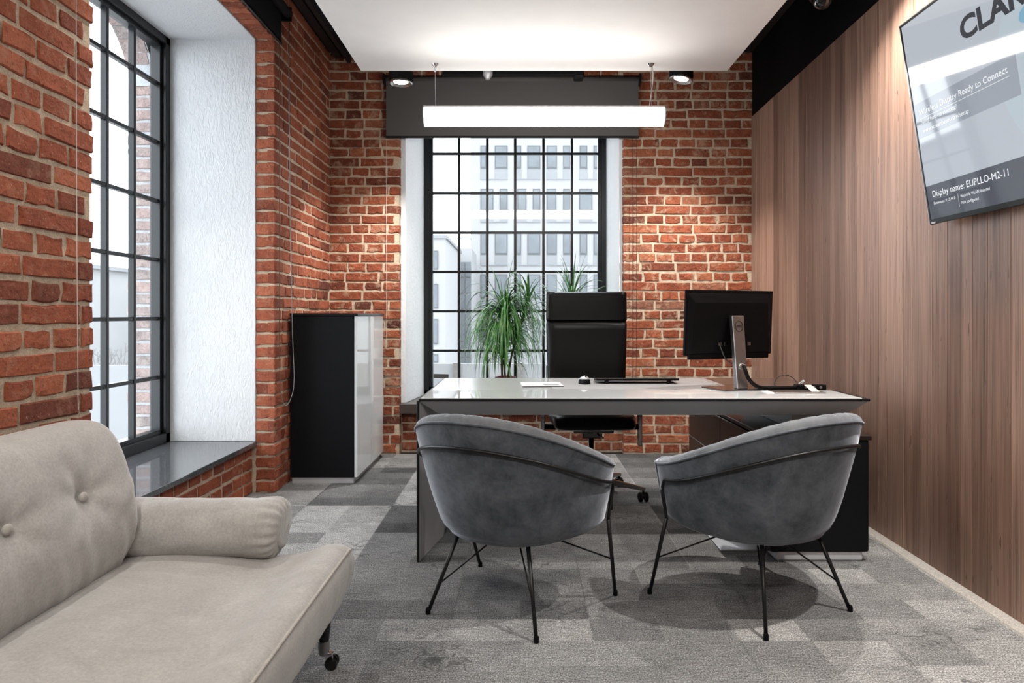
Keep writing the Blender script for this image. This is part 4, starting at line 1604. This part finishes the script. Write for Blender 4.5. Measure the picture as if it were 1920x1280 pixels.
W(MB().hull2([(x, y, DZ - .0002) for x, y in pm], [(x, y, DZ + .0006) for x, y in pm]).build('sheet', plain('mat_grey', (.40, .40, .405), .35, mottle=.03)), dm)


# ------------------------------------------------------------------ plants on the back sill
def make_plant(label, x, y, stems, seed, grp):
    r = random.Random(seed)
    zs = .40
    t = thing('potted_dracaena', label, 'plant', (x, y, zs), 0, grp)
    pot = auto_smooth(MB().lathe([(.055, 0), (.062, .005), (.080, .17), (.088, .175), (.088, .195), (.080, .195), (.076, .17)], (0, 0, 0), 32).build('pot', MT['pot'], t))
    MB().lathe([(.077, .168), (.06, .176), (.02, .178)], (0, 0, 0), 24).build('soil', MT['soil'], pot)
    for (pts_, nl, ln, droop) in stems:
        path = catmull(pts_, 16)
        MB().tube(path, [.010 - .004 * k / 15 for k in range(16)], 8).build('stem', MT['stem'], t, smooth=True)
        tip = path[-1]
        fo = MB()
        for k in range(nl):
            a = r.uniform(0, 2 * math.pi)
            el = R(r.uniform(30, 80)) if k > nl * .12 else R(r.uniform(60, 86))
            L = ln * r.uniform(.65, 1.12)
            st = Vector(path[-1 - int(r.random() ** 1.3 * 10)])
            d = Vector((math.cos(a) * math.cos(el), math.sin(a) * math.cos(el) * .8, math.sin(el)))
            p = st.copy()
            ns = 9
            g = droop * r.uniform(.6, 1.35) * (.25 if k < nl * .06 else 1)
            w0 = r.uniform(.0055, .0092)
            side = d.cross(Vector((0, 0, 1)))
            side = side.normalized() if side.length > .05 else Vector((1, 0, 0))
            tw = r.uniform(-.6, .6)
            vsl = []
            for q in range(ns + 1):
                kq = q / ns
                w = w0 * (min(1, .45 + kq * 3) * (1 - kq ** 2.2) + .02)
                sd = (side * math.cos(tw * kq) + Vector((0, 0, 1)) * math.sin(tw * kq)) * w
                vsl += [p - sd, p - Vector((0, 0, w * .35)), p + sd]
                p = p + d * (L / ns)
                p.y = min(p.y, 6.10 - y)
                d = (d + Vector((0, 0, -g * (.35 + kq)))).normalized()
            fs = []
            for q in range(ns):
                for m in range(2):
                    fs.append((q * 3 + m, q * 3 + m + 1, q * 3 + m + 4, q * 3 + m + 3))
            fo.add(vsl, fs)
        f_ = fo.build('foliage', MT['leaf'], t, smooth=True, fix=False)
        f_['kind'] = 'stuff'
    return t


make_plant('drooping green dracaena in a wine-red pot on the sill behind the desk', -.135, 5.82,
           [([(0, 0, .17), (-.01, 0, .35), (-.005, -.01, .55), (.0, -.01, .72)], 300, .62, .95),
            ([(.02, .01, .17), (.06, 0, .4), (.13, -.02, .62), (.20, -.02, .82)], 90, .52, .75),
            ([(-.025, 0, .17), (-.03, -.02, .32), (-.02, -.04, .52)], 130, .44, .90)], 3, 'potted dracaenas on the sill')
make_plant('green dracaena partly hidden behind the headrest of the office chair', .40, 5.84,
           [([(0, 0, .17), (.01, 0, .45), (.03, -.01, .75), (.04, -.01, .90)], 54, .40, .17)], 8, 'potted dracaenas on the sill')


# ------------------------------------------------------------------ outside the windows
struct(box('ground', (-140, -30, -6.2), (120, 160, -6.0), MT['pave']))
struct(box('terrace', (-2.3, 6.45, -.55), (9, 9.5, -.35), MT['pave']))
pp_ = struct(box('parapet', (-6, 9.32, -.6), (9, 9.40, .43), MT['parapet']))
for k in range(-5, 8):
    box('panel', (k * .86 - .50, 9.28, -.35), (k * .86 + .34, 9.325, .46), MT['parapet'], pp_, .006, 1)
for x in (-.88, -.02, 1.6, 3.2):
    box('pillar', (x - .045, 9.24, -.35), (x + .045, 9.40, .47), MT['pillar'], pp_, .004, 1)

gc = thing('garden_chair', 'black metal terrace chair outside the window behind the desk', 'chair', (-.93, 7.6, -.35), R(-12))
for sx in (-1, 1):
    MB().tube([(sx * .12, .10, 0), (sx * .12, .06, .42), (sx * .115, .0, .80)], .014, 8).build('back_leg', MT['black_metal'], gc, smooth=True)
    MB().tube([(sx * .14, -.32, 0), (sx * .14, -.32, .42)], .014, 8).build('leg', MT['black_metal'], gc, smooth=True)
MB().box((-.13, -.012, .765), (.13, .012, .815)).build('back_rail', MT['black_metal'], gc, .005, 2)
MB().box((-.13, .01, .56), (.13, .03, .60)).build('back_rail', MT['black_metal'], gc, .005, 2)
MB().box((-.16, -.34, .42), (.16, .10, .445)).build('seat', MT['black_metal'], gc, .006, 2)


def far_window(parent, x0, x1, z0, z1, y, axis='x', spandrel=0.0):
    """frame plus pane, and a pale spandrel below; proud of the facade"""
    def bx(name, a0, a1, b0, b1, d0, d1, m, par):
        if axis == 'x':
            return box(name, (a0, y - d1, b0), (a1, y - d0, b1), m, par)
        return box(name, (y + d0, a0, b0), (y + d1, a1, b1), m, par)
    f_ = bx('window', x0, x1, z0, z1, .0, .05, MT['far_frame'], parent)
    w = .06
    bx('pane', x0 + w, x1 - w, z0 + w, z1 - w, .05, .055, MT['far_pane'], f_)
    if spandrel:
        bx('spandrel', x0, x1, z0 - spandrel, z0, .0, .03, MT['facade_dim'], parent)


def PXW(x, Y):
    return (x - 977) * Y / 1280


def PZW(y, Y):
    return 1.12 - (y - 590) * Y / 1280


# big pale office block
D = 52.0
ob = thing('office_block', 'tall pale office block with rows of tall windows outside', 'building', (2, D, -6))
W(box('facade', (-3.84, D, -6), (14, D + 12, 22), MT['facade']), ob)
rowz = [(273, 317, 335), (354, 397, 415), (437, 478, 496), (514, 560, 578), (600, 642, 658), (192, 236, 254), (112, 156, 173), (31, 75, 92)]
colA = [(901, 911.5), (928, 951.5), (968, 977), (989, 1013), (1025, 1044), (1056, 1070), (1087, 1101), (1113, 1127), (1150, 1168), (1185, 1205), (1230, 1248), (1262, 1280)]
colB = [(901, 925), (937, 951.5), (970, 987), (999, 1013), (1025, 1043), (1056, 1070), (1086, 1110.5), (1128, 1140), (1155, 1172), (1185, 1205), (1230, 1248), (1262, 1280)]
for k, (ya, yb, yc) in enumerate(rowz):
    cols = colA if k in (0, 2, 3, 6) else colB
    for (a, b) in cols:
        if b > 1215:
            continue
        x0, x1 = PXW(a, D), PXW(b, D)
        f_ = box('window', (x0, D - .05, PZW(yb, D)), (x1, D, PZW(ya, D)), MT['far_frame'])
        W(f_, ob)
        box('pane', (x0 + .07, D - .06, PZW(yb, D) + .16), (x1 - .07, D - .05, PZW(ya, D) - .09), MT['far_pane'], f_)
        W(box('spandrel', (x0, D - .035, PZW(yc, D)), (x1, D, PZW(yb, D)), MT['facade_dim']), ob)
    for (a, b) in ((901, 951.5), (968, 1013), (1025, 1070), (1086, 1140)):
        W(box('ledge', (PXW(a, D), D - .06, PZW(yc, D) - .08), (PXW(b, D), D, PZW(yc, D)), MT['facade_dim']), ob)

# lower white wing in front of it with a glazed side
D2 = 36.0
lw = thing('low_wing', 'lower white building wing with narrow windows beside the office block', 'building', (-6, D2, -6))
xr_ = PXW(835, D2)
W(box('wall', (-14, D2, -6), (xr_, D2 + 9, PZW(447, D2)), MT['facade']), lw)
W(box('roof_edge', (-14, D2 - .1, PZW(447, D2)), (xr_ + .1, D2 + 9, PZW(441, D2)), MT['facade_dim']), lw)
for (ya, yb) in ((470, 505), (532, 578), (598, 645), (664, 679)):
    x0, x1 = PXW(812.5, D2), PXW(821.5, D2)
    f_ = W(box('window', (x0, D2 - .05, PZW(yb, D2)), (x1, D2, PZW(ya, D2)), MT['far_frame']), lw)
    box('pane', (x0 + .04, D2 - .06, PZW(yb, D2) + .06), (x1 - .04, D2 - .05, PZW(ya, D2) - .06), MT['far_pane'], f_)
# glazed link between the two
D3 = 46.0
gl_ = thing('glazed_link', 'glazed link building with a grid of panes between the white wings', 'building', (-4.5, D3, -6))
gx0, gx1 = PXW(834, D3), PXW(884, D3)
W(box('core', (gx0 - 1, D3 + .1, -6), (gx1, D3 + 5, PZW(465, D3)), MT['facade']), gl_)
for r_ in range(7):
    for c_ in range(4):
        x0 = gx0 + (gx1 - gx0) * c_ / 4
        x1 = gx0 + (gx1 - gx0) * (c_ + 1) / 4
        z0, z1 = PZW(700 - r_ * 30, D3), PZW(670 - r_ * 30, D3)
        W(box('pane', (x0 + .035, D3, z0 + .035), (x1 - .035, D3 + .1, z1 - .035), MT['far_pane']), gl_)
W(box('parapet_rail', (gx0 - .5, D3, PZW(448, D3)), (gx1, D3 + .1, PZW(446, D3)), MT['facade_dim']), gl_)

# pale apartment houses beyond the left window
for k, (x0, x1, y0, z1, lab) in enumerate(((-60, -38, 60, 5.2, 'pale apartment house nearest the office block, far outside the side window'),
                                            (-36, -24, 72, 3.4, 'lower pale house with small windows far outside the side window'))):
    h = thing('apartment_house', lab, 'building', ((x0 + x1) / 2, y0, -6), 0, 'far apartment houses')
    W(box('wall', (x0, y0, -6), (x1, y0 + 10, z1), MT['facade']), h)
    W(box('roof', (x0 - .4, y0 - .4, z1), (x1 + .4, y0 + 10.4, z1 + .35), MT['facade_dim']), h)
    for fl_ in range(3):
        for c_ in range(int((x1 - x0) / 2.8)):
            xx = x0 + 1 + c_ * 2.8
            zz = -3.6 + fl_ * 3.0
            if zz + 1.5 > z1:
                continue
            f_ = W(box('window', (xx, y0 - .06, zz), (xx + 1.2, y0, zz + 1.5), MT['far_frame']), h)
            box('pane', (xx + .1, y0 - .08, zz + .1), (xx + 1.1, y0 - .06, zz + 1.4), MT['far_pane'], f_)


def bare_tree(x, y, h, seed, label):
    r = random.Random(seed)
    t = thing('bare_tree', label, 'tree', (x, y, -6), 0, 'bare winter trees')
    MB().tube([(0, 0, 0), (.1, 0, h * .25), (.0, .1, h * .4)], [.28, .22, .18], 8).build('trunk', MT['bark'], t)
    m = MB()
    def br(p, d, L, rad, lev):
        q = p + d * L
        m.tube([p, (p + q) / 2 + Vector((r.uniform(-1, 1), r.uniform(-1, 1), 0)) * L * .06, q], [rad, rad * .8, rad * .6], 5)
        if lev:
            for _ in range(3):
                d2 = (d + Vector((r.uniform(-.9, .9), r.uniform(-.9, .9), r.uniform(-.1, .6)))).normalized()
                br(q, d2, L * r.uniform(.6, .8), rad * .55, lev - 1)
    for k in range(4):
        br(Vector((0, .1, h * .38)), Vector((r.uniform(-.8, .8), r.uniform(-.8, .8), .8)).normalized(), h * .22, .11, 3)
    m.build('branches', MT['bark'], t)
    return t


bare_tree(-19.5, 33, 6.2, 1, 'bare winter tree with a forked trunk seen through the side window')
bare_tree(-17.2, 33.5, 5.6, 2, 'smaller bare winter tree beyond the brick reveal of the side window')
